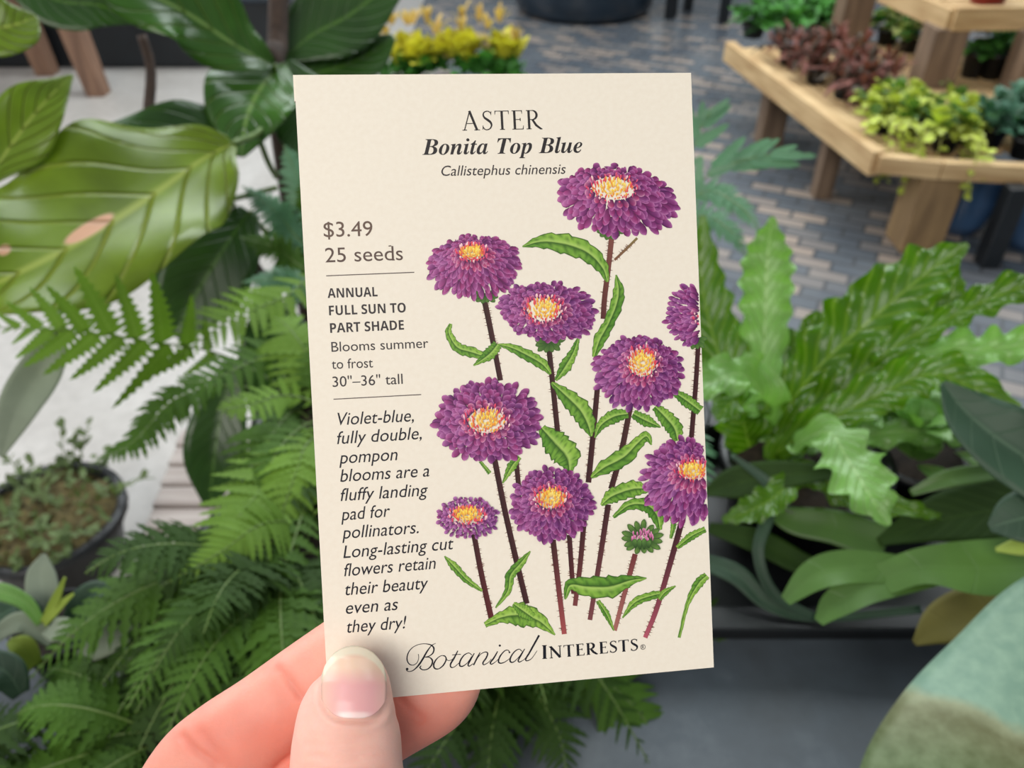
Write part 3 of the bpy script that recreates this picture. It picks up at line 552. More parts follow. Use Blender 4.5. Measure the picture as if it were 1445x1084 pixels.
for x, y in ((-0.75, 0.12), (-0.75, 0.31), (0.95, 0.12), (0.95, 0.55), (-0.2, 0.55)):
    obj('leg', MB().box((x, y, (BZ-0.03)/2), (0.045, 0.045, BZ-0.03)), dark_steel, bench, smooth=False, bevel=0.003)
def tray(x0, x1, y0, y1, z, h, name, label):
    t = thing(name, ((x0+x1)/2, (y0+y1)/2, z), label, 'tray'); w = 0.006
    mb = MB(); mb.box(((x0+x1)/2, (y0+y1)/2, z+0.003), (x1-x0, y1-y0, 0.006))
    for cx_, cy_, sx_, sy_ in (((x0+x1)/2, y0, x1-x0, w), ((x0+x1)/2, y1, x1-x0, w), (x0, (y0+y1)/2, w, y1-y0), (x1, (y0+y1)/2, w, y1-y0)): mb.box((cx_, cy_, z+h/2), (sx_, sy_, h))
    obj('tray_body', mb, black_pl, t, smooth=False, bevel=0.001)
    mb = MB(); r = 0.02
    for cx_, cy_, sx_, sy_ in (((x0+x1)/2, y0-r/2+.002, x1-x0+2*r, r), ((x0+x1)/2, y1+r/2-.002, x1-x0+2*r, r), (x0-r/2+.002, (y0+y1)/2, r, y1-y0), (x1+r/2-.002, (y0+y1)/2, r, y1-y0)): mb.box((cx_, cy_, z+h+0.002), (sx_, sy_, 0.005))
    obj('rim', mb, black_pl, t, smooth=False, bevel=0.0015); return t
tp = PF(1180, 935, BZ)
tray(0.062, 0.42, float(tp[1])+0.022, 0.56, BZ, 0.03, 'plant_tray', 'black plastic plant tray with a wide rim on the slate bench, right of the packet')

# ================================================================ leaf and frond builders
def leaf(mb, pts, hw, hint=None, fold=0.15, wave=(0, 0), serr=(0, 0), nu=9, nv=44, curl=0.0, thick=0.0, ph=0.0, mi=0):
    c = spline(pts, nv); w = spline([[a, 0, 0] for a in hw], nv)[:, 0]; w = np.maximum(w, 0.0003); T = np.gradient(c, axis=0); vs = []; uv = []
    for i in range(nv):
        t = nrm(T[i]); h = (nrm(CAM-c[i])*0.75+np.array([0, 0, .55])) if hint is None else np.asarray(hint, float)
        s = np.cross(t, h); s = nrm(s) if np.linalg.norm(s) > 1e-4 else RX; n = np.cross(s, t); v = i/(nv-1)
        for k in range(nu):
            u = k/(nu-1)*2-1; au = abs(u); e = 1+serr[0]*(2*abs(((v*serr[1]+(0.23 if u > 0 else 0)) % 1)-.5)-.5)*(au**3) if serr[0] else 1
            lift = fold*au*w[i]-curl*au*au*w[i]+wave[0]*w[i]*1.25*au**2.2*math.sin(v*wave[1]*2*math.pi+(1.3 if u > 0 else 0)+ph)
            vs.append(c[i]+s*u*w[i]*e+n*lift); uv.append((k/(nu-1), v))
    mb.grid(vs, nu, nv, uv, mi=mi); return mb
def pxl(lst): return [P(x, y, d) for x, y, d, h in lst], [h*d/F_PX for x, y, d, h in lst]
def frond(mb, pts, pairs, plen, pw=0.16, teeth=7, depth=0.45, hint=None, ang=22, droop=0.25, start=0.12, rad=0.0011, prof=None, rs=None, taper=0.75, fold=0.15, jit=0.12):
    """a fern frond: a rachis with toothed leaflets in two rows, material 0 blade, 1 stalk"""
    rs = rs or random.Random(1); m = 40; c = spline(pts, m); T = np.gradient(c, axis=0); Lf = np.sum(np.linalg.norm(np.diff(c, axis=0), axis=1))
    mb.tube(c, np.linspace(rad, rad*.35, m), 5, mi=1)
    prof = prof or (lambda s: min(1.0, (s/0.18)**0.6)*(1-max(0, (s-.25)/.75)**1.5*0.97))
    for i in range(pairs):
        s = start+(1-start)*(i+.5)/pairs; k = s*(m-1); a = int(min(k, m-2)); p0 = c[a]+(c[a+1]-c[a])*(k-a); t = nrm(T[a])
        h = (nrm(CAM-p0)*.7+np.array([0, 0, .6])) if hint is None else np.asarray(hint, float); sd = nrm(np.cross(t, h)); n = np.cross(sd, t)
        for sg in (-1, 1):
            L = plen*prof((s-start)/(1-start))*(1+rs.uniform(-jit, jit)); an = math.radians(ang+rs.uniform(-6, 6)+25*s**3)
            if L < 0.002: continue
            d = nrm(sd*sg*math.cos(an)+t*math.sin(an)+n*rs.uniform(-.12, .12)); q = nrm(np.cross(n, d)); base = p0+t*(Lf/pairs*.22*sg*0.5)
            K = 2*teeth+1; vs = []; uv = []
            for j in range(K+1):
                f = j/K; w = pw*L*((1-f)**taper)*(0.55 if j == 0 else 1)*(1 if j % 2 else 1-depth)+0.0002; x = base+d*L*f+q*(L*.06*f*f)*sg-np.array([0, 0, 1])*droop*L*f*f
                dq = d*(L/K*.35)
                vs += [x+q*w+n*fold*w+dq, x, x-q*w+n*fold*w+dq]; uv += [(0.05, f), (0.5, f), (0.95, f)]
            mb.grid(vs, 3, K+1, uv, mi=0)
    return mb
def pot_part(x, y, z0, r, h, parent, mat=None, name='pot', earth=True):
    mb = MB(); mb.lathe((x, y, z0), [(0.001, 0), (r*.76, 0), (r*.95, h*.86), (r*1.05, h*.87), (r*1.05, h), (r*.93, h), (r*.92, h*.86), (r*.001, h*.84)], 28); o = obj(name, mb, mat or black_pl, parent)
    if earth: obj('soil', MB().lathe((x, y, z0+h*.88), [(.0005, r*.10), (r*.5, r*.08), (r*.93, 0)], 24), soil, parent)
    return o
soil = plain('dark_potting_soil', (44, 34, 26), 0.9, 0.5, 200, bmp=0.6)
# ---------------------------------------------------------------- leaf materials
def scars(t, base, u, v):
    tcn = N(t, 'ShaderNodeUVMap'); tcn.uv_map = 'UVMap'
    for (cu, cvv, ru, rv, rot) in ((0.53, 0.55, 0.035, 0.062, 0), (0.67, 0.74, 0.03, 0.017, 0)):
        a = math_(t, 'DIVIDE', math_(t, 'SUBTRACT', u, cu), ru); b = math_(t, 'DIVIDE', math_(t, 'SUBTRACT', v, cvv), rv)
        d = math_(t, 'SUBTRACT', 1.35, math_(t, 'ADD', math_(t, 'MULTIPLY', a, a), math_(t, 'MULTIPLY', b, b)), True); base = mix(t, math_(t, 'MULTIPLY', d, 2.2, True), base, rgba((232, 188, 160)))
    return base
FIG_Y = leaf_mat('scarred_yellow_green_fig_leaf', (126, 152, 36), (186, 196, 96), 0.28, 8, .10, .9, .36, .35, .9, spots=scars)  # yellow-green blade with pale damage spots
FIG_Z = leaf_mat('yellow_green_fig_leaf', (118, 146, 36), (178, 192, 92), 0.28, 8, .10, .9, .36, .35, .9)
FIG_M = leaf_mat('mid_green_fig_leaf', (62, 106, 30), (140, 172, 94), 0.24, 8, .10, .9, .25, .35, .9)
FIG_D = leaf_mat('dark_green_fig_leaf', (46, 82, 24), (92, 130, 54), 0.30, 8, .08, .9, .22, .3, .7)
FERN_L = leaf_mat('light_green_fern', (102, 138, 44), (150, 178, 96), 0.6, 10, .15, .8, .30, .3, .2, vein_mix=.45, spec=.25)
FERN_M = leaf_mat('mid_green_fern', (64, 98, 26), (100, 132, 54), 0.65, 10, .15, .8, .25, .3, .2, vein_mix=.4, spec=.25)
FERN_D = leaf_mat('deep_green_fern', (42, 68, 17), (66, 94, 32), 0.68, 10, .15, .8, .22, .35, .2, vein_mix=.35, spec=.25)
FERN_B = leaf_mat('blue_green_holly_fern', (84, 132, 96), (150, 186, 150), 0.38, 10, .15, .8, .2, .3, .2, vein_mix=.5)
NEST = leaf_mat('bright_green_nest_fern', (76, 122, 14), (162, 192, 80), 0.24, 18, .22, .4, .36, .3, .45, vein_mix=.5)
NEST2 = leaf_mat('pale_green_nest_fern', (122, 172, 82), (182, 212, 146), 0.32, 16, .13, .5, .3, .28, .5, vein_mix=.5)
STAG = leaf_mat('grey_green_staghorn', (78, 112, 48), (112, 140, 88), 0.38, 3, .02, .2, .15, .25, .2, vein_mix=.15)
STAG_B = leaf_mat('blue_green_staghorn', (40, 68, 46), (100, 128, 100), 0.55, 5, .05, .6, .12, .25, .3, vein_mix=.4)
STAG_Y = leaf_mat('ageing_olive_staghorn', (128, 120, 48), (110, 104, 44), 0.65, 3, .03, .2, .2, .4, .2, vein_mix=.2)
STAG_G = leaf_mat('felted_grey_staghorn', (126, 136, 116), (150, 156, 138), 0.8, 3, .02, .2, .1, .3, .2, vein_mix=.2)
LIME = leaf_mat('lime_new_growth', (150, 170, 70), (180, 196, 110), 0.5, 5, .05, .5, .3, .2, .2, vein_mix=.3)
BARK = plain('dark_brown_bark', (62, 46, 36), 0.8, .35, 90, bmp=.4); STALK = plain('green_stalk', (92, 116, 52), 0.5); STALK_D = plain('brown_green_stalk', (78, 82, 40), 0.6)
def banded():
    m, t, b = new_mat('two_toned_felted_leaf'); uv = N(t, 'ShaderNodeUVMap'); uv.uv_map = 'UVMap'; s = N(t, 'ShaderNodeSeparateXYZ'); t.links.new(uv.outputs[0], s.inputs[0])
    w = math_(t, 'ADD', s.outputs[1], math_(t, 'MULTIPLY', math_(t, 'SUBTRACT', noise(t, 40, 5), 0.5), 0.07)); w = math_(t, 'ADD', w, math_(t, 'MULTIPLY', s.outputs[0], -0.12))
    c = ramp(t, w, [(0.0, rgba((96, 130, 112))), (0.445, rgba((122, 156, 138))), (0.475, rgba((140, 142, 110))), (0.51, rgba((100, 96, 60))), (0.66, rgba((78, 92, 48))), (0.85, rgba((58, 80, 34)))])
    c = mix(t, 0.35, c, ramp(t, noise(t, 120, 5), [(0.35, rgba((56, 76, 44))), (0.7, rgba((124, 140, 108)))])); t.links.new(c, b.inputs['Base Color']); b.inputs['Roughness'].default_value = 0.62; bump(t, b, noise(t, 500, 3), .25, .0006); return m
BAND = banded()
def leaf_obj(name, parent, lst, mat, thick=0.0006, **k):
    pts, hw = pxl(lst); o = obj(name, leaf(MB(), pts, hw, **k), mat, parent)
    if thick: sm = o.modifiers.new('thickness', 'SOLIDIFY'); sm.thickness = thick; sm.offset = 0
    return o
# ================================================================ fiddle leaf fig, upper left
base = PF(392, 790, 0.0); tr_top = P(393, -30, 1.0)
fig = thing('fiddle_leaf_fig', (tr_top[0], base[1], 0), 'fiddle-leaf fig with big glossy yellow-green leaves, upper left of the packet', 'fig tree')
pot_part(tr_top[0], base[1], 0, 0.115, 0.22, fig)
trk = [np.array([tr_top[0], base[1], 0.16]), np.array([tr_top[0]-.01, base[1]+.01, .5]), P(390, 130, 1.0), P(392, 60, 1.0), P(394, -60, 1.0)]
obj('trunk', MB().tube(spline(trk, 20), np.linspace(.017, .012, 20), 10), BARK, fig)
side_tr = [np.array([tr_top[0]-.01, base[1]+.01, .45]), P(300, 290, 1.02), P(216, 200, 1.05), P(213, 100, 1.06), P(200, 50, 1.05)]
obj('branch', MB().tube(spline(side_tr, 20), np.linspace(.009, .006, 20), 8), BARK, fig)
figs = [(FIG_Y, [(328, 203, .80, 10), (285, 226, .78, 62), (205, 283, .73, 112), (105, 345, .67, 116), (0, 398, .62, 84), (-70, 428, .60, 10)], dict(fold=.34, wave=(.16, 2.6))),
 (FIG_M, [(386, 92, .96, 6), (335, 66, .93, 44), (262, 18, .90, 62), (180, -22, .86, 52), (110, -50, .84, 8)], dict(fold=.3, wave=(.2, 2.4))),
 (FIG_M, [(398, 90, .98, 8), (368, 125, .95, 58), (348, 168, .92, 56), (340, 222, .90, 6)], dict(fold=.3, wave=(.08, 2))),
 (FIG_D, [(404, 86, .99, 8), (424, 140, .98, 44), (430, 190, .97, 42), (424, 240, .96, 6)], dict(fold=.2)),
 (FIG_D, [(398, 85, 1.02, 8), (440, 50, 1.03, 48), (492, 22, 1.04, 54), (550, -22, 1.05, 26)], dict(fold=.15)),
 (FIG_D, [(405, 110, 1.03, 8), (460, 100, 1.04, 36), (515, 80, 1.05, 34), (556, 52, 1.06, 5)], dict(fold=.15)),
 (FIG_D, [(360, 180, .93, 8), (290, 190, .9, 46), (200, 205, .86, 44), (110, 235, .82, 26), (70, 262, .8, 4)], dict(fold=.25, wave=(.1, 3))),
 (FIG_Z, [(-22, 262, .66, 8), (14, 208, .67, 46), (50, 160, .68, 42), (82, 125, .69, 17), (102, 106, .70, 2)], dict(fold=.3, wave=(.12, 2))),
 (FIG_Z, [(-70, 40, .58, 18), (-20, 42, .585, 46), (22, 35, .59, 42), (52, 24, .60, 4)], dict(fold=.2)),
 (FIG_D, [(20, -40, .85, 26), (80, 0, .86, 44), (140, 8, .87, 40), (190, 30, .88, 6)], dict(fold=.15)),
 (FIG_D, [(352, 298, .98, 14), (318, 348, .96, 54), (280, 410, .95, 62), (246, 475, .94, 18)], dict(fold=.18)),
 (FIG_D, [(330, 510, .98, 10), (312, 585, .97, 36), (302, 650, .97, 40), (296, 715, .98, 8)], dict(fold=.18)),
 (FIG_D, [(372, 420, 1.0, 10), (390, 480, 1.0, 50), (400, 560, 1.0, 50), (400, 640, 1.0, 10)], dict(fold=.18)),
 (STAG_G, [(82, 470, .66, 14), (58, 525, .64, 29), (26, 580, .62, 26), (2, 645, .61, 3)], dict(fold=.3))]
for i, (m, l, k) in enumerate(figs): leaf_obj('leaf', fig, l, m, **k)
stal = MB()
for a, b in (((390, 92, 1.0), (386, 92, .96)), ((392, 150, 1.0), (328, 203, .80)), ((390, 95, 1.0), (398, 90, .98)), ((390, 250, 1.0), (360, 180, .93)), ((388, 330, 1.0), (352, 298, .98)), ((330, 290, .98), (296, 240, .82))):
    p, q = P(*a), P(*b); stal.tube(spline([p, (p+q)/2+np.array([0, 0, -.01]), q], 8), .0035, 6)
for path in (((390, 265, 1.0), (250, 300, .92), (60, 335, .82), (-90, 300, .73), (-40, 280, .68), (-22, 262, .66)), ((-90, 300, .73), (-130, 160, .64), (-70, 40, .58)), ((60, 335, .82), (80, 400, .74), (82, 470, .66)), ((394, -50, 1.0), (200, -80, .95), (20, -40, .85))):
    stal.tube(spline([P(*a) for a in path], 16), .0032, 6)
obj('leaf_stalks', stal, STALK, fig)
# ================================================================ ferns on the left
rf = random.Random(11)
def fern_plant(name, loc, label, pot_r, pot_h, fronds, mats, auto=None, auto_kw=None, z=BZ):
    t = thing(name, (loc[0], loc[1], z), label, 'fern'); pot_part(loc[0], loc[1], z, pot_r, pot_h, t); crown = np.array([loc[0], loc[1], z+pot_h*.88]); i = 0
    for f in fronds:
        pts = [crown+np.array([rf.uniform(-1, 1)*pot_r*.3, rf.uniform(-1, 1)*pot_r*.3, 0])]+[P(*q) for q in f['px']] if f.get('root', True) else [P(*q) for q in f['px']]
        mb = MB(); frond(mb, pts, f.get('pairs', 18), f['plen']*f['px'][0][2]/F_PX, rs=rf, **{k: v for k, v in f.items() if k not in ('px', 'pairs', 'plen', 'root', 'mat')})
        obj('frond', mb, [f.get('mat') or mats[i % len(mats)], STALK], t); i += 1
    for (az0, az1, n, L0, L1, el0, el1) in (auto or []):
        for j in range(n):
            a = math.radians(az0+(az1-az0)*(j+rf.random()*.8)/n); L = rf.uniform(L0, L1); el = math.radians(rf.uniform(el0, el1)); kw = dict(auto_kw or {}); d = np.array([math.cos(a), math.sin(a), 0]); Z = np.array([0, 0, 1.0])
            s0 = crown+d*pot_r*.25*rf.random(); dr = rf.uniform(.35, .75); pts = [s0+(d*math.cos(el)+Z*math.sin(el))*L*q-Z*dr*L*q**2.4 for q in np.linspace(0, 1, 6)]
            mb = MB(); k2 = dict(pairs=16, plen=L*.26, pw=.17, teeth=5); k2.update(kw); pr, pl = k2.pop('pairs'), k2.pop('plen'); pl = pl if pl < 1 else pl
            frond(mb, pts, pr, L*kw.get('plen_rel', .26), rs=rf, hint=(0, 0, 1), **{q: v for q, v in k2.items() if q != 'plen_rel'}); obj('frond', mb, [mats[i % len(mats)], STALK], t); i += 1
    return t
fern_plant('sword_fern', (-0.13, 0.49), 'light green lacy fern with long fronds reaching left across the pale floor', 0.075, 0.10, [
 dict(px=[(330, 508, .70), (215, 482, .64), (95, 466, .60), (-8, 462, .58)], pairs=10, plen=102, pw=.225, teeth=9, depth=.5, start=.28, droop=.0, mat=FERN_L, ang=28, hint=(-.1, -.75, .45)),
 dict(px=[(470, 385, .78), (400, 420, .74), (320, 455, .70), (240, 512, .66)], pairs=16, plen=55, pw=.2, teeth=6, start=.35, mat=FERN_L, droop=.1),
 dict(px=[(340, 545, .70), (250, 562, .66), (190, 622, .63), (134, 652, .61)], pairs=22, plen=34, pw=.30, teeth=3, start=.3, mat=FERN_M, droop=.3),
 dict(px=[(420, 560, .64), (350, 572, .60), (305, 580, .58)], pairs=14, plen=34, pw=.28, teeth=4, start=.25, mat=FERN_L, droop=.1),
 dict(px=[(420, 640, .60), (370, 690, .56), (325, 745, .53), (285, 805, .51)], pairs=20, plen=70, pw=.19, teeth=7, start=.22, mat=FERN_L, droop=.1),
 dict(px=[(450, 480, .72), (380, 500, .68), (300, 535, .64), (250, 540, .62)], pairs=18, plen=50, pw=.2, teeth=6, start=.25, mat=FERN_M, droop=.1),
 dict(px=[(430, 600, .62), (390, 640, .58), (375, 690, .56), (368, 740, .55)], pairs=16, plen=42, pw=.22, teeth=4, start=.2, mat=FERN_M, droop=.2),
 dict(px=[(440, 620, .60), (420, 660, .57), (400, 720, .55), (385, 780, .54)], pairs=16, plen=60, pw=.2, teeth=6, start=.2, mat=FERN_L),
 dict(px=[(420, 580, .66), (380, 620, .62), (345, 680, .6), (315, 740, .58)], pairs=18, plen=60, pw=.2, teeth=6, start=.2, mat=FERN_M)],
 [FERN_M, FERN_L, FERN_D], auto=[(80, 140, 6, .12, .2, 30, 75), (230, 290, 5, .1, .16, 10, 50)], auto_kw=dict(pairs=18, teeth=5))
fern_plant('lacy_fern', (-0.16, 0.37), 'dense dark green fern arching over the bench, behind the hand and left of the packet', 0.06, 0.09, [
 dict(px=[(400, 800, .52), (330, 820, .48), (262, 880, .45), (215, 950, .44)], pairs=20, plen=60, pw=.2, teeth=5, start=.15),
 dict(px=[(410, 830, .52), (330, 880, .47), (270, 960, .44), (230, 1050, .43)], pairs=20, plen=62, pw=.2, teeth=5, start=.15),
 dict(px=[(430, 860, .5), (370, 940, .46), (320, 1020, .44), (280, 1100, .42)], pairs=20, plen=60, pw=.2, teeth=5, start=.15),
 dict(px=[(380, 770, .54), (370, 810, .50), (310, 870, .48), (265, 930, .47)], pairs=20, plen=55, pw=.2, teeth=5, start=.2),
 dict(px=[(420, 740, .56), (370, 740, .52), (310, 780, .5), (240, 822, .49)], pairs=20, plen=55, pw=.2, teeth=6, start=.2, mat=FERN_L),
 dict(px=[(430, 720, .56), (400, 800, .52), (340, 860, .5), (325, 905, .49)], pairs=18, plen=40, pw=.25, teeth=4, start=.2, mat=FERN_M),
 dict(px=[(455, 780, .54), (430, 850, .51), (410, 900, .49), (395, 960, .48)], pairs=18, plen=50, pw=.25, teeth=4, start=.2)],
 [FERN_D, FERN_M], auto=[(208, 300, 22, .12, .20, 0, 55)], auto_kw=dict(pairs=22, teeth=4, depth=.6, pw=.2, plen_rel=.22))
fern_plant('lacy_fern', (-0.36, 0.19), 'bushy deep green fern in the bottom left corner of the bench', 0.07, 0.09, [],
 [FERN_D, FERN_M, FERN_D], auto=[(0, 360, 34, .08, .15, 0, 60)], auto_kw=dict(pairs=20, teeth=4, depth=.6, pw=.2, plen_rel=.22))
fern_plant('lacy_fern', (-0.20, 0.25), 'feathery mid green fern on the bench below the grey staghorn, left of the fingers', 0.055, 0.07, [],
 [FERN_M, FERN_D], auto=[(150, 400, 20, .08, .14, 0, 50)], auto_kw=dict(pairs=22, teeth=4, depth=.6, pw=.2, plen_rel=.24))
fern_plant('lacy_fern', (-0.01, 0.36), 'dark green fern hanging over the slate below the packet', 0.06, 0.08, [
 dict(px=[(700, 940, .56), (660, 1000, .52), (620, 1060, .49), (590, 1110, .48)], pairs=16, plen=70, pw=.22, teeth=5, start=.1, mat=FERN_D),
 dict(px=[(720, 930, .56), (700, 1000, .52), (690, 1070, .50), (690, 1130, .49)], pairs=16, plen=75, pw=.22, teeth=5, start=.1, mat=FERN_D),
 dict(px=[(740, 930, .57), (760, 980, .54), (790, 1040, .52), (800, 1100, .51)], pairs=16, plen=72, pw=.22, teeth=5, start=.1, mat=FERN_D),
 dict(px=[(770, 925, .57), (850, 960, .56), (905, 1010, .55), (955, 1090, .54)], pairs=17, plen=78, pw=.2, teeth=4, depth=.2, start=.1, mat=FERN_M),
 dict(px=[(900, 850, .58), (985, 870, .60), (1030, 910, .60), (1078, 948, .60)], pairs=16, plen=55, pw=.2, teeth=4, start=.2, mat=FERN_M),
 dict(px=[(700, 900, .55), (640, 950, .52), (590, 1010, .5), (560, 1070, .49)], pairs=16, plen=60, pw=.22, teeth=5, start=.1, mat=FERN_M)],
 [FERN_D], auto=[(0, 340, 11, .09, .16, 0, 50)])
fern_plant('plume_fern', (0.0, 0.545), 'tall fluffy blue-green fern behind the top left edge of the packet', 0.05, 0.12, [
 dict(px=[(460, 330, .85), (420, 250, .86), (400, 205, .86)], pairs=24, plen=34, pw=.28, teeth=5, depth=.6, start=.3, mat=FERN_B),
 dict(px=[(450, 360, .85), (390, 300, .84), (340, 262, .83)], pairs=24, plen=34, pw=.28, teeth=5, depth=.6, start=.3, mat=FERN_B),
 dict(px=[(450, 390, .83), (390, 350, .82), (335, 335, .80)], pairs=24, plen=34, pw=.28, teeth=5, depth=.6, start=.3, mat=FERN_M),
 dict(px=[(460, 420, .82), (400, 395, .80), (340, 400, .78)], pairs=24, plen=34, pw=.28, teeth=5, depth=.6, start=.3, mat=FERN_B),
 dict(px=[(460, 350, .86), (440, 290, .86), (428, 230, .86)], pairs=24, plen=34, pw=.28, teeth=5, depth=.6, start=.3, mat=FERN_M),
 dict(px=[(470, 300, .88), (440, 240, .89), (420, 215, .9)], pairs=22, plen=32, pw=.28, teeth=5, depth=.6, start=.3, mat=FERN_M),
 dict(px=[(460, 400, .86), (420, 330, .87), (370, 280, .88)], pairs=24, plen=34, pw=.28, teeth=5, depth=.6, start=.3, mat=FERN_D)], [FERN_B, FERN_M], auto=[(0, 360, 10, .10, .17, 20, 80)])
# ================================================================ holly fern, right of the packet
fern_plant('holly_fern', (0.115, 0.525), 'holly fern with broad blue-green leaflets rising beside the packet top right edge', 0.05, 0.08, [
 dict(px=[(950, 380, .84), (985, 262, .84), (1065, 222, .83), (1140, 216, .82)], pairs=6, plen=66, pw=.19, teeth=4, depth=.14, start=.48, ang=52, droop=.0, taper=.45, mat=FERN_B),
 dict(px=[(940, 330, .84), (985, 190, .86), (1003, 160, .86)], pairs=6, plen=56, pw=.19, teeth=4, depth=.14, start=.45, ang=48, droop=.0, taper=.45, mat=FERN_B),
 dict(px=[(930, 370, .82), (985, 275, .81), (1040, 288, .79), (1080, 335, .77)], pairs=20, plen=26, pw=.28, teeth=2, depth=.2, start=.4, droop=.1, mat=FERN_B),
 dict(px=[(930, 400, .80), (980, 308, .79), (1030, 325, .77), (1055, 365, .76)], pairs=18, plen=24, pw=.28, teeth=2, depth=.2, start=.4, droop=.1, mat=FERN_B)], [FERN_B], auto=[(60, 330, 6, .10, .15, 20, 75)], auto_kw=dict(pairs=10, teeth=4, depth=.14, taper=.5), z=BZ+.006)
# ================================================================ bird's nest fern
nb_loc = np.array([0.235, 0.47]); nest = thing('birds_nest_fern', (nb_loc[0], nb_loc[1], BZ+.006), 'wavy-leaved bird\'s nest fern with bright green strap leaves, right of the packet', 'fern')
pot_part(nb_loc[0], nb_loc[1], BZ+.006, .065, .075, nest)
CR = np.array([nb_loc[0], nb_loc[1], BZ+.075])
nest_l = [(NEST2, [(1078, 570, .72, 20), (1080, 450, .74, 33), (1083, 365, .74, 33), (1090, 306, .73, 3)], dict(wave=(0.21, 9), fold=.15)),
 (NEST, [(1100, 600, .66, 16), (1152, 522, .64, 40), (1228, 452, .62, 54), (1308, 385, .61, 40), (1366, 344, .60, 3)], dict(wave=(0.33, 8), fold=.22)),
 (NEST, [(1105, 615, .64, 14), (1180, 556, .62, 30), (1258, 492, .60, 27), (1338, 450, .58, 18), (1400, 420, .565, 24), (1480, 392, .55, 20)], dict(wave=(0.48, 9), fold=.2)),
 (NEST2, [(1110, 625, .64, 14), (1205, 572, .62, 28), (1300, 500, .60, 26), (1395, 492, .58, 26), (1475, 482, .57, 22)], dict(wave=(0.51, 9), fold=.1)),
 (NEST, [(1095, 640, .63, 16), (1175, 590, .60, 28), (1250, 552, .585, 32), (1315, 528, .57, 32), (1372, 546, .56, 28), (1440, 575, .55, 4)], dict(wave=(0.30, 7), fold=.25)),
 (NEST2, [(1080, 610, .66, 24), (1074, 556, .63, 36), (1046, 528, .60, 32), (1008, 538, .575, 28), (970, 560, .56, 8)], dict(wave=(0.36, 7), fold=.1)),
 (NEST, [(1062, 620, .70, 20), (1035, 560, .73, 34), (1005, 470, .75, 38), (990, 390, .76, 30), (992, 305, .76, 4)], dict(wave=(0.18, 6), fold=.15)),
 (NEST, [(1066, 640, .66, 26), (1050, 600, .64, 36), (1040, 565, .63, 34), (1010, 590, .62, 10)], dict(wave=(0.21, 5), fold=.15)),
 (NEST2, [(1120, 630, .60, 10), (1168, 610, .57, 24), (1198, 652, .545, 40), (1228, 700, .52, 34), (1254, 742, .51, 3)], dict(wave=(0.18, 6), fold=.2, serr=(.55, 8), nv=70)),
 (NEST2, [(1110, 640, .65, 10), (1200, 618, .64, 18), (1300, 608, .63, 22), (1385, 626, .62, 4)], dict(wave=(0.43, 7), fold=.15)),
 (NEST, [(1100, 660, .62, 10), (1150, 672, .60, 20), (1210, 700, .585, 24), (1290, 720, .57, 12), (1330, 730, .57, 3)], dict(wave=(0.36, 6), fold=.15)),
 (NEST, [(1090, 580, .74, 16), (1130, 500, .77, 30), (1180, 450, .79, 22), (1215, 430, .8, 3)], dict(wave=(0.36, 7), fold=.15)),
 (NEST, [(1120, 600, .68, 14), (1230, 520, .69, 26), (1330, 440, .70, 20), (1345, 400, .70, 14), (1338, 370, .70, 3)], dict(wave=(0.28, 7), fold=.2)),
 (NEST2, [(1095, 620, .70, 14), (1060, 540, .78, 30), (1010, 480, .8, 34), (960, 420, .82, 20)], dict(wave=(0.36, 7), fold=.15)),
 (NEST, [(1130, 660, .60, 10), (1095, 700, .58, 22), (1060, 720, .57, 20), (1020, 735, .57, 4)], dict(wave=(0.28, 5), fold=.15))]
for m, l, k in nest_l:
    pts, hw = pxl(l); pts = [CR+(pts[0]-CR)*.15]+pts; hw = [hw[0]*.5]+hw; kk = dict(nv=72, nu=11, serr=(.28, 11)); kk.update(k); kk['ph'] = rf.random()*6
    o = obj('leaf', leaf(MB(), pts, hw, **kk), m, nest)
# ================================================================ staghorn fern, lower right
st_loc = np.array([0.53, 0.36]); stag = thing('staghorn_fern', (st_loc[0], st_loc[1], BZ), 'staghorn fern with wide grey-green antler leaves over the slate, lower right corner', 'fern'); pot_part(st_loc[0], st_loc[1], BZ, .05, .10, stag)
def lobed(mb, main, lobes, **k):
    for l in [main]+lobes: pts, hw = pxl(l); leaf(mb, pts, hw, **k)
    return mb
o = leaf_obj('leaf', stag, [(1600, 800, .46, 40), (1510, 868, .44, 74), (1430, 955, .42, 84), (1365, 1035, .40, 92), (1310, 1125, .38, 92), (1270, 1210, .37, 70)], BAND, thick=.0015, fold=-.05, curl=.12, wave=(.03, 1)); o['label'] = 'wide two-toned pale and olive leaf'
obj('leaf', lobed(MB(), [(1480, 798, .50, 42), (1380, 802, .50, 40), (1300, 800, .50, 26), (1245, 818, .50, 22)], [[(1330, 802, .508, 12), (1275, 803, .506, 20), (1200, 800, .50, 24), (1150, 812, .495, 22), (1108, 848, .49, 8)], [(1335, 812, .508, 12), (1290, 815, .506, 20), (1225, 828, .495, 24), (1180, 852, .49, 20), (1155, 878, .485, 7)]], fold=.12, wave=(.04, 2)), STAG, stag)
leaf_obj('leaf', stag, [(1490, 850, .52, 52), (1400, 866, .525, 46), (1335, 880, .53, 32), (1290, 908, .53, 4)], STAG_Y, fold=.1, wave=(.06, 2))['label'] = 'yellowing olive leaf'
leaf_obj('leaf', stag, [(1490, 705, .56, 52), (1390, 722, .565, 48), (1310, 738, .57, 30), (1240, 765, .57, 6)], FERN_D, fold=.12)
leaf_obj('leaf', stag, [(1285, 696, .555, 5), (1340, 676, .55, 13), (1410, 664, .545, 13), (1480, 640, .54, 8)], STAG, fold=.2)
leaf_obj('leaf', stag, [(1330, 540, .50, 5), (1362, 580, .495, 34), (1412, 622, .485, 52), (1490, 672, .475, 60)], STAG_B, fold=.3, wave=(.05, 2))['label'] = 'dark blue-green leaf with pale edges'
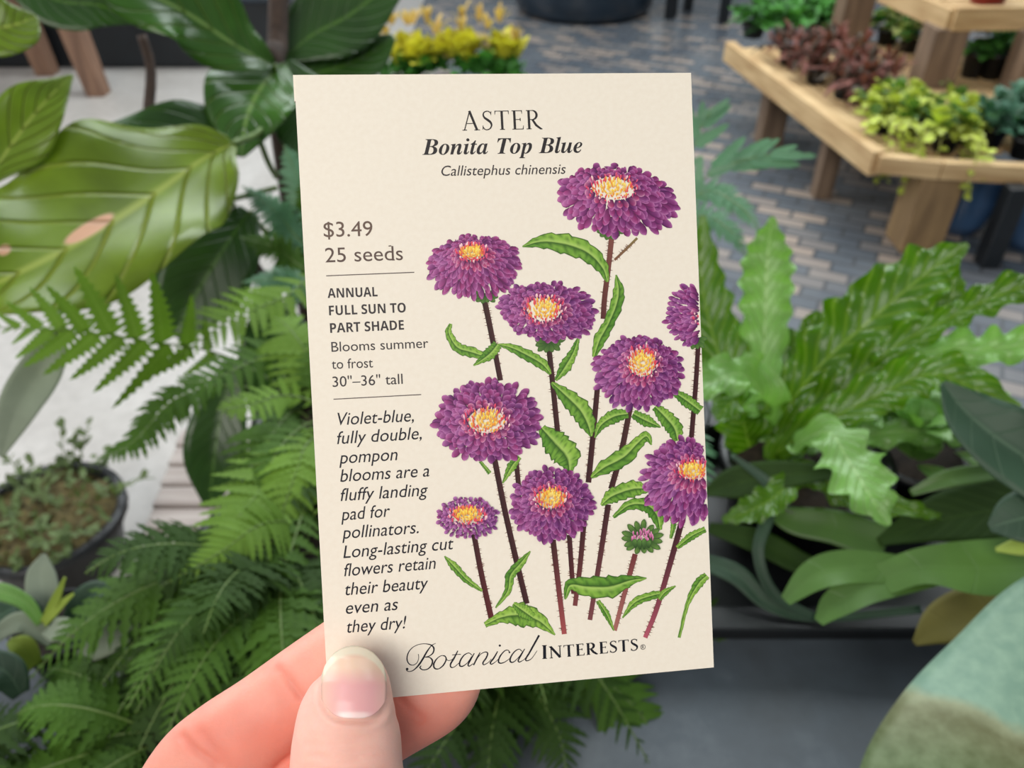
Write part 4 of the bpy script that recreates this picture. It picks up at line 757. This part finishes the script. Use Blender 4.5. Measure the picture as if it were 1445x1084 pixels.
leaf_obj('leaf', stag, [(1490, 722, .47, 48), (1430, 735, .475, 34), (1396, 745, .48, 6)], STAG_B, fold=.1)
leaf_obj('leaf', stag, [(1490, 770, .48, 16), (1440, 772, .485, 13), (1405, 776, .49, 3)], LIME, fold=.1)
leaf_obj('leaf', stag, [(1250, 770, .57, 30), (1180, 745, .58, 26), (1120, 735, .59, 20), (1075, 715, .60, 5)], STAG, fold=.1)
leaf_obj('leaf', stag, [(990, 792, .60, 12), (1040, 812, .585, 15), (1088, 855, .575, 10), (1160, 872, .57, 6), (1300, 860, .56, 6)], STAG_B, fold=.15)
leaf_obj('leaf', stag, [(1032, 642, .60, 3), (1085, 685, .59, 8), (1085, 725, .585, 9), (1070, 780, .575, 8), (1092, 838, .57, 8), (1150, 872, .565, 6)], STAG_B, fold=.15)
leaf_obj('leaf', stag, [(1200, 668, .585, 5), (1110, 670, .59, 20), (1040, 682, .60, 24), (994, 696, .60, 5)], FERN_D, fold=.15)
leaf_obj('leaf', stag, [(1000, 745, .61, 8), (1070, 765, .60, 18), (1140, 800, .58, 16), (1250, 840, .56, 6)], FERN_D, fold=.15)
# small light-leaved plant behind it
def rosette(mb, c, n, L, w, rs, el=(20, 80), mis=(0,)):
    for j in range(n):
        a = rs.random()*6.283; e = math.radians(rs.uniform(*el)); d = np.array([math.cos(a)*math.cos(e), math.sin(a)*math.cos(e), math.sin(e)]); l = L*rs.uniform(.6, 1.1); c0 = c+d*l*.15
        leaf(mb, [c0, c0+d*l*.5, c0+d*l+np.array([0, 0, -.25*l])], [w*.25, w, w*.12], hint=(0, 0.05, 1), fold=.15, nu=5, nv=8, mi=rs.choice(mis))
    return mb
sp = np.array([0.345, 0.50]); tp_ = thing('baby_leaf_plant', (sp[0], sp[1], BZ+.006), 'small pot plant with fresh light green leaves between the nest fern and staghorn', 'pot plant'); pot_part(sp[0], sp[1], BZ+.006, .04, .05, tp_)
mb = MB()
for k in range(18): rosette(mb, np.array([sp[0]+rf.uniform(-.065, .065), sp[1]+rf.uniform(-.04, .04), BZ+.065+rf.uniform(0, .04)]), 9, .035, .010, rf)
obj('foliage', mb, NEST2, tp_)
# ================================================================ grey staghorn, lower left
gl = PF(90, 960, BZ); gst = thing('staghorn_fern', (-0.315, .32, BZ), 'grey felted staghorn fern with a lime new shoot, lower left by the mossy pot', 'fern'); pot_part(-.315, .335, BZ, .028, .05, gst)
for m, l in ((STAG_G, [(70, 900, .66, 8), (62, 850, .66, 20), (58, 810, .67, 18), (62, 782, .68, 3)]), (STAG_B, [(90, 900, .66, 8), (120, 850, .65, 22), (150, 838, .64, 16), (185, 852, .63, 3)]), (STAG_B, [(100, 900, .65, 10), (160, 868, .63, 24), (200, 835, .62, 20), (240, 800, .62, 4)]),
             (STAG_G, [(110, 930, .63, 10), (150, 905, .61, 22), (190, 880, .60, 20), (230, 868, .6, 4)]), (STAG_B, [(70, 900, .65, 10), (30, 860, .64, 20), (0, 870, .63, 18), (-30, 900, .62, 4)]), (STAG_G, [(75, 905, .63, 10), (35, 880, .62, 16), (5, 890, .61, 12), (-20, 920, .6, 3)]),
             (LIME, [(62, 880, .62, 6), (78, 848, .61, 7), (92, 815, .60, 2)]), (LIME, [(62, 880, .615, 6), (85, 855, .61, 6), (104, 838, .605, 2)]), (NEST2, [(58, 880, .62, 6), (35, 850, .615, 10), (0, 835, .61, 12), (-30, 830, .61, 3)]), (LIME, [(50, 940, .62, 10), (30, 915, .61, 18), (12, 905, .605, 5)]), (STAG_G, [(70, 885, .61, 14), (90, 892, .60, 19), (98, 905, .6, 8)]), (STAG_B, [(30, 980, .58, 12), (10, 950, .575, 24), (-20, 940, .57, 20), (-50, 960, .56, 4)])):
    leaf_obj('leaf', gst, [(x, y, d*.84, h) for x, y, d, h in l], m, fold=.15)
# ================================================================ mossy pot and slatted pallet on the floor
mp = PF(98, 792, .0); moss_pot = thing('moss_pot', (mp[0], mp[1], 0), 'round black pot of brown-green moss on the pale concrete floor, left edge', 'pot plant')
R_ = .13; pot_part(mp[0], mp[1], 0, R_, .13, moss_pot, earth=False)
mossm = plain('brown_green_moss', (84, 74, 40), 0.9, .5, 90, bmp=.8); mossg = leaf_mat('creeping_green', (92, 112, 58), (110, 128, 74), .6, 3, .05, .4, .2, .4)
mb = MB(); rm = random.Random(4)
pts = []; nr, na = 12, 48
for j in range(nr+1):
    for i in range(na):
        q = 2*math.pi*i/na; rr = R_*.92*j/nr+1e-4; pts.append((mp[0]+rr*math.cos(q), mp[1]+rr*math.sin(q), .118+.022*math.cos(j/nr*1.5)+.010*math.sin(q*5+j)*j/nr+rm.uniform(-.006, .006)))
mb.grid(pts, na, nr+1, closed=True); obj('moss', mb, mossm, moss_pot)
mb = MB()
for k in range(300):
    a = rm.random()*6.283; rr = R_*1.02*math.sqrt(rm.random()); c = np.array([mp[0]+rr*math.cos(a), mp[1]+rr*math.sin(a), .128+rm.uniform(0, .025)]); d = nrm([rm.uniform(-1, 1), rm.uniform(-1, 1), rm.uniform(-.2, .9)]); l = rm.uniform(.012, .028)
    leaf(mb, [c, c+d*l*.5, c+d*l], [.002, .006, .001], hint=(0, 0.1, 1), nu=3, nv=4)
for k in range(7):
    a = rm.uniform(.2, 2.6); c = np.array([mp[0]+R_*.9*math.cos(a), mp[1]+R_*.9*math.sin(a), .13]); e = c+np.array([math.cos(a)*.08, math.sin(a)*.06, rm.uniform(.01, .06)]); mb.tube(spline([c, (c+e)/2+np.array([0, 0, .02]), e], 8), .0012, 4)
    for j in range(9): p = c+(e-c)*rm.random()+np.array([0, 0, .012]); d = nrm([rm.uniform(-1, 1), rm.uniform(-1, 1), .5]); leaf(mb, [p, p+d*.009, p+d*.018], [.002, .007, .001], hint=(0, 0.1, 1), nu=3, nv=4)
obj('creeper', mb, mossg, moss_pot)
grey_wood = wood_mat('weathered_grey_boards', (176, 166, 160), (138, 126, 120), .8, (4, 40, 40))
p0, p1 = PF(192, 770, .06), PF(252, 612, .06); pw_ = 0.17
pal = thing('wooden_step', ((p0[0]+p1[0])/2+pw_/2, (p0[1]+p1[1])/2, 0), 'weathered grey slatted wooden step on the floor behind the left ferns', 'step')
yv = np.linspace(p0[1]-.02, p1[1]+.02, 7)
for j in range(6):
    xl = p0[0]+(p1[0]-p0[0])*(yv[j]-p0[1])/(p1[1]-p0[1]); obj('slat', MB().box((xl+pw_/2, (yv[j]+yv[j+1])/2, .05), (pw_, (yv[j+1]-yv[j])*.86, .02)), grey_wood, pal, smooth=False, bevel=.003)
for x in (.035, pw_-.035): obj('bearer', MB().box((p0[0]+x+.02, (yv[0]+yv[-1])/2, .02), (.04, yv[-1]-yv[0]-.02, .04)), grey_wood, pal, smooth=False)
# ================================================================ things beyond: left table, trough, planter, crotons
old_wood = wood_mat('reddish_old_wood', (150, 116, 94), (112, 84, 68), .75, (30, 30, 3))
tz = .62; lt = thing('wooden_table', (*PF(80, 120, 0)[:2], 0), 'wooden table on splayed legs by a black trough, far upper left', 'table')
feet = [PF(68, 104, 0), PF(140, 133, 0), PF(-90, 140, 0), PF(-60, 104, 0)]; cen = np.mean(feet, axis=0)
top = MB().box((cen[0], cen[1], tz+.02), (float(feet[1][0]-feet[2][0])*.85, .55, .04)); obj('table_top', top, old_wood, lt, smooth=False, bevel=.004)
for f in feet:
    tpv = np.array([cen[0]+(f[0]-cen[0])*.82, cen[1]+(f[1]-cen[1])*.6, tz]); w = .05; mb = MB(); vs = []
    for c, k in ((f, .8), (tpv, 1)): vs += [c+np.array([sx_*w*k, sy_*w*k, 0]) for sx_, sy_ in ((-1, -1), (1, -1), (1, 1), (-1, 1))]
    mb.hexa(vs); obj('leg', mb, old_wood, lt, smooth=False, bevel=.003)
blk = plain('dark_blue_black_glaze', (34, 46, 58), .28, .2, 8); blk2 = plain('near_black_metal', (22, 27, 32), .4, .2, 20)
a, b = PF(-60, 98, 0), PF(420, 96, 0); tro = thing('trough_planter', ((a[0]+b[0])/2, a[1]+.2, 0), 'long low black trough planter far behind the fig leaves', 'planter')
mb = MB(); mb.box(((a[0]+b[0])/2, a[1]+.2, .15), (b[0]-a[0], .36, .30)); obj('trough_body', mb, blk2, tro, smooth=False, bevel=.015)
obj('rim', MB().box(((a[0]+b[0])/2, a[1]+.2, .31), (b[0]-a[0]+.04, .40, .03)), blk, tro, smooth=False, bevel=.008)
pc = PF(828, 30, 0); R2 = 100*np.linalg.norm(pc-CAM)*.93/F_PX; bp = thing('round_planter', (pc[0], pc[1]+R2*.7, 0), 'large round dark blue planter far behind the packet, top centre', 'planter')
mb = MB(); mb.lathe((pc[0], pc[1]+R2*.7, 0), [(.01, 0), (R2*.9, 0), (R2*.98, .04), (R2, .12), (R2*1.08, .5), (R2*1.12, .52), (R2*1.1, .56), (R2*1.0, .55), (R2*.98, .48), (.01, .46)], 48); obj('planter_body', mb, blk, bp)
obj('soil', MB().lathe((pc[0], pc[1]+R2*.7, .47), [(.001, .015), (R2*.97, .0)], 32), soil, bp)
fst = thing('metal_stand', (*PF(975, 22, 0)[:2], 0), 'thin-legged black metal stand beyond the packet, right of the dark planter', 'stand')
lg = [PF(944, 26, 0), PF(970, 14, 0), PF(1020, 32, 0), PF(985, 40, 0)+np.array([-.1, .3, 0])]
for f in lg: obj('leg', MB().box((f[0], f[1], .3), (.05, .05, .6)), blk2, fst, smooth=False)
xs = [f[0] for f in lg]; ysx = [f[1] for f in lg]; obj('shelf', MB().box(((min(xs)+max(xs))/2, (min(ysx)+max(ysx))/2, .61), (max(xs)-min(xs)+.1, max(ysx)-min(ysx)+.1, .03)), blk2, fst, smooth=False)
YEL = leaf_mat('yellow_variegated_leaf', (214, 206, 70), (236, 226, 120), .45, 6, .06, .7, .3, .25, vein_mix=.4); ORG = leaf_mat('pale_orange_bract', (224, 192, 120), (236, 214, 160), .5, 6, .06, .7, .3, .25, vein_mix=.3); GRN = leaf_mat('fresh_green_small_leaf', (84, 150, 66), (130, 184, 100), .45, 6, .06, .7, .25, .3, vein_mix=.4)
for k, (x, w) in enumerate(((568, 'leftmost'), (632, 'middle'), (698, 'rightmost'))):
    b = PF(x, 150, 0); b = np.array([b[0], b[1], 0]); ct = thing('croton', b, w+' of the three yellow-leaved plants with orange tips behind the packet top', 'pot plant', None); pot_part(b[0], b[1], 0, .085, .11, ct)
    rr = random.Random(20+k); mb = MB()
    for q in range(10): rosette(mb, b+np.array([rr.uniform(-.10, .10), rr.uniform(-.07, .07), .115+rr.uniform(0, .05)]), 9, .10, .03, rr)
    obj('lower_leaves', mb, GRN, ct); mb = MB()
    for q in range(9): rosette(mb, b+np.array([rr.uniform(-.10, .10), rr.uniform(-.05, .05), .165+rr.uniform(0, .05)]), 9, .13, .024, rr, el=(35, 88))
    obj('yellow_leaves', mb, YEL, ct); mb = MB()
    for q in range(4): rosette(mb, b+np.array([rr.uniform(-.09, .09), rr.uniform(-.02, .1), .26+rr.uniform(0, .06)]), 6, .10, .012, rr, el=(50, 88)); 
    for q in range(4): mb.tube([b+np.array([0, 0, .2]), b+np.array([rr.uniform(-.08, .08), rr.uniform(0, .08), .3])], .004, 5)
    obj('orange_tips', mb, ORG, ct)
# ================================================================ tiered wooden plant stand, upper right
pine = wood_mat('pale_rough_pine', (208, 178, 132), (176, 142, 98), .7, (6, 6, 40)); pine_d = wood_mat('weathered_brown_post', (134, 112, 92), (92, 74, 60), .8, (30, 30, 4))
def board(mb, a, b, w, h, z0):
    """a board on edge from a to b (ground plan), w thick, from z0 up by h"""
    a = np.array([a[0], a[1]]); b = np.array([b[0], b[1]]); d = nrm(b-a); n = np.array([-d[1], d[0]])*w/2
    vs = [np.array([*q, z]) for z in (z0, z0+h) for q in (a-n, b-n, b+n, a+n)]; return mb.hexa(vs)
Z1 = 0.30                                                     # height of the lower shelf's top edge
A, B, D = PF(1030, 58, Z1), PF(1243, 214, Z1), PF(1470, 236, Z1)
stand = thing('plant_stand', (*((A+B+D)/3)[:2], 0), 'tiered wooden plant stand of rough pine boards holding rows of potted plants', 'plant stand')
BH = .075
obj('side_board', board(MB(), A, B, .04, BH, Z1-BH), pine, stand, smooth=False, bevel=.004)
E1 = B+(D-B)*.40; E2 = D+np.array([0.02, 0.02, 0])
obj('front_board', board(MB(), B, E1, .04, BH*.7, Z1-BH*.8), pine, stand, smooth=False, bevel=.004); obj('front_board', board(MB(), E1, np.array([D[0], D[1]])+np.array([.25, .0]), .04, BH*.7, Z1-BH*.8), pine, stand, smooth=False, bevel=.004)
dirs = nrm(A-B); nd = nrm(np.array([-dirs[1], dirs[0], 0])); nd = nd if nd[0] > 0 else -nd
Ls = np.linalg.norm(A-B); wS = 0.155
for k in range(6):                                            # shelf slats run along the side board
    o = nd*(.05+k*wS); obj('slat', board(MB(), B+o+dirs*.03, A+o, wS*.88, .022, Z1-.05), pine, stand, smooth=False, bevel=.003)
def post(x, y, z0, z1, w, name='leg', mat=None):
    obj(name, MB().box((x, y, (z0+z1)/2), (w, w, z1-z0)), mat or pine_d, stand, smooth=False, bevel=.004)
LEGW = .125; gl_ = PF(1292, 350, 0); post(gl_[0]+.0, gl_[1]+.03, 0, Z1-.05, LEGW, mat=wood_mat('brown_leg_wood', (156, 128, 90), (118, 94, 66), .75, (30, 30, 4)))  # front leg has its own brown wood tone
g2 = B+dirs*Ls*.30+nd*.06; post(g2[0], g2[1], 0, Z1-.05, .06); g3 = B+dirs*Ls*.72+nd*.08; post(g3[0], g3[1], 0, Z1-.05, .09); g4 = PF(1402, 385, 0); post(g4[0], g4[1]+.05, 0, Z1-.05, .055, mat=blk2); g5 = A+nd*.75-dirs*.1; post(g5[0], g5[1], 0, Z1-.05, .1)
SZ = Z1-.028
u1 = PF(1196, 66, SZ); u2 = PF(1316, 122, SZ); u3 = PF(1446, 135, SZ); Z2 = .47
for q in (u1, u2, u3): post(q[0], q[1]+.03, SZ, Z2, .115, 'upright')
F1, F2 = PF(1250, -28, Z2+.062), PF(1348, 13, Z2+.062)
f2d = nrm(F2-F1); F3 = PF(1500, 11, Z2+.062)
obj('upper_front_board', board(MB(), F1, F2, .035, .075, Z2-.013), pine, stand, smooth=False, bevel=.004); obj('upper_front_board', board(MB(), F2, F3, .035, .075, Z2-.005), pine, stand, smooth=False, bevel=.004)
for k in range(5):
    o = np.array([0, .07+.13*k, 0]); obj('upper_slat', board(MB(), F2+o+f2d*-(o[1]/abs(f2d[1]))*np.array([1, 0, 0])+np.array([.03, 0, 0]), F3+o, .115, .022, Z2+.038), pine, stand, smooth=False)
# ---------------------------------------------------------------- plants on it
RED = leaf_mat('reddish_brown_leaf', (128, 76, 66), (160, 108, 92), .65, 4, .05, .5, .2, .35, vein_mix=.3); VAR = leaf_mat('yellow_green_variegated', (186, 200, 74), (238, 236, 160), .4, 4, .10, .6, .25, .4, vein_mix=.6); WHT = leaf_mat('cream_variegated', (206, 218, 140), (240, 240, 200), .45, 4, .1, .6, .25, .3, vein_mix=.5)
TEAL = leaf_mat('dark_teal_leaf', (64, 108, 84), (110, 150, 120), .4, 4, .06, .6, .15, .35, vein_mix=.4)
MAT2 = {RED.name: plain('dark_brown_stems', (70, 58, 44), .7), VAR.name: leaf_mat('deep_green_of_variegated_plant', (86, 124, 44), (130, 160, 80), .45, 4, .06, .6, .2, .4), WHT.name: GRN, TEAL.name: leaf_mat('grey_teal_leaf', (96, 140, 116), (150, 184, 160), .4, 4, .06, .6, .15, .35), GRN.name: leaf_mat('dark_green_small_leaf', (48, 96, 40), (84, 130, 70), .5, 6, .06, .7, .2, .3)}  # second colour per plant, dealt to its leaves at random
def nursery(x, y, z, mat, seed, label, group, r=.045, h=.07, n=8, L=.06, w=.02, spread=.055, el=(-15, 80), trail=0):
    rs = random.Random(seed); t = thing('nursery_plant', (x, y, z), label, 'pot plant', group); pot_part(x, y, z, r, h, t); mb = MB(); c = np.array([x, y, z+h])
    for q in range(n): rosette(mb, c+np.array([rs.uniform(-spread, spread), rs.uniform(-spread, spread), rs.uniform(-.005, .035)]), 8, L, w, rs, el, (0, 0, 1))
    obj('foliage', mb, [mat, MAT2[mat.name]], t)
    if trail:
        mb = MB()
        for q in range(trail):
            a = rs.uniform(-2.6, -1.2); s = c+np.array([math.cos(a)*r, math.sin(a)*r, 0]); e = s+np.array([math.cos(a)*.12, math.sin(a)*.12, -rs.uniform(.06, .16)]); m_ = s+np.array([math.cos(a)*.10, math.sin(a)*.10, .015]); pp = spline([s, m_, e], 10); mb.tube(pp, .0015, 4)
            for p in pp[2:]: d = nrm([rs.uniform(-1, 1), rs.uniform(-1, .2), rs.uniform(-.5, .3)]); leaf(mb, [p, p+d*.012, p+d*.026], [.002, .010, .002], hint=(0, -.5, .8), nu=3, nv=5)
        obj('trailing_stems', mb, mat, t)
    return t
sd_ = 100
def row(pxs, mat, fmt, group, z=SZ, **k):
    global sd_
    for i, (x, y) in enumerate(pxs):
        sd_ += 1; q = PF(x, y, z); nursery(q[0], q[1], z, mat, sd_, fmt[i], group, **k)
row([(1240, 185), (1285, 196), (1330, 212), (1268, 168), (1318, 178), (1352, 196)], VAR, ['yellow-green variegated trailing plant at the front corner of the stand, stems hanging over the board', 'yellow-green variegated plant second along the stand front, right of the trailing corner one', 'yellow-green variegated plant at the right end of the front row, next to the teal-leaved pots', 'yellow-green plant in the second row, directly behind the trailing corner plant', 'yellow-green plant in the middle of the second row on the stand', 'yellow-green plant at the right end of the second row, touching the teal-leaved pots'], 'variegated plants at the front of the stand', trail=5, n=10, L=.055, w=.018, r=.04, h=.06)
row([(1395, 205), (1440, 222), (1410, 180), (1450, 190)], TEAL, ['dark teal-leaved plant at the front of the stand, right of the yellow-green ones', 'dark teal-leaved plant at the front right edge of the photo', 'dark teal-leaved plant in the second row, behind the front left teal one', 'dark teal-leaved plant in the second row at the right edge of the photo'], 'teal-leaved plants on the stand', n=7, L=.07, w=.02, r=.04, h=.06)
row([(1190, 138), (1225, 145), (1150, 116), (1190, 118), (1226, 124), (1112, 90), (1150, 96), (1190, 100)], RED, ['reddish-brown plant at the near end of the red block, beside the side board', 'reddish-brown plant at the near end of the red block, away from the side board', 'reddish-brown plant second row from the near end, beside the side board', 'reddish-brown plant second row from the near end, in the middle', 'reddish-brown plant second row from the near end, nearest the upright', 'reddish-brown plant at the far end of the red block, beside the side board', 'reddish-brown plant at the far end of the red block, in the middle', 'reddish-brown plant at the far end of the red block, nearest the upright'], 'reddish-brown plants on the stand', n=11, L=.085, w=.010, spread=.07, el=(-25, 85), r=.04, h=.055)
row([(1062, 52), (1105, 50), (1150, 48), (1180, 50), (1080, 36), (1130, 32), (1172, 30)], GRN, ['fresh green plant at the far left corner of the stand, front row', 'fresh green plant second from the left in the far front row', 'fresh green plant third from the left in the far front row', 'fresh green plant nearest the first upright in the far front row', 'fresh green plant at the left of the furthest row on the stand', 'fresh green plant in the middle of the furthest row on the stand', 'fresh green plant at the right of the furthest row, beside the first upright'], 'fresh green plants at the far end of the stand', n=12, L=.06, w=.026, spread=.08, r=.05, h=.05)
row([(1250, 62), (1282, 72), (1262, 44)], WHT, ['cream-leaved plant between the two uprights, left one', 'cream-leaved plant between the two uprights, right one beside the thick post', 'cream-leaved plant between the two uprights, the one standing behind'], 'cream-leaved plants between the uprights', n=8, L=.06, w=.026, spread=.05, r=.045, h=.06)
row([(1368, 108), (1395, 110), (1422, 112), (1380, 92), (1412, 94)], GRN, ['small green seedling pot under the upper shelf, left in the front row', 'small green seedling pot under the upper shelf, middle of the front row', 'small green seedling pot under the upper shelf, right in the front row', 'small green seedling pot under the upper shelf, left in the row behind', 'small green seedling pot under the upper shelf, right in the row behind'], 'black seedling pots under the upper shelf', n=5, L=.045, w=.018, spread=.03, r=.04, h=.09)
rdm = plain('glazed_red_clay', (150, 52, 48), .35); q = PF(1392, 4, Z2+.06); rp_ = thing('red_flowerpot', (q[0], q[1], Z2+.06), 'red clay flowerpot standing on the upper shelf, cut by the top edge of the photo', 'flowerpot')
pot_part(q[0], q[1], Z2+.06, .07, .12, rp_, rdm)
# ---------------------------------------------------------------- glazed tubs in the shade below
bluem = plain('glossy_blue_glaze', (64, 92, 128), .12, .25, 6)
for (x, y, r, lab) in ((1366, 340, .10, 'glossy blue glazed pot on the floor under the stand, behind the front leg'), (1478, 368, .12, 'glossy blue glazed pot on the floor at the right edge, under the stand')):
    q = PF(x, y, 0); t = thing('glazed_pot', (q[0], q[1]+r, 0), lab, 'flowerpot'); c = (q[0], q[1]+r, 0)
    obj('pot_body', MB().lathe(c, [(.001, 0), (r*.7, 0), (r*.85, .04), (r, .12), (r*.98, .17), (r*1.05, .185), (r*1.05, .2), (r*.92, .2), (r*.9, .16), (.001, .14)], 36), bluem, t)
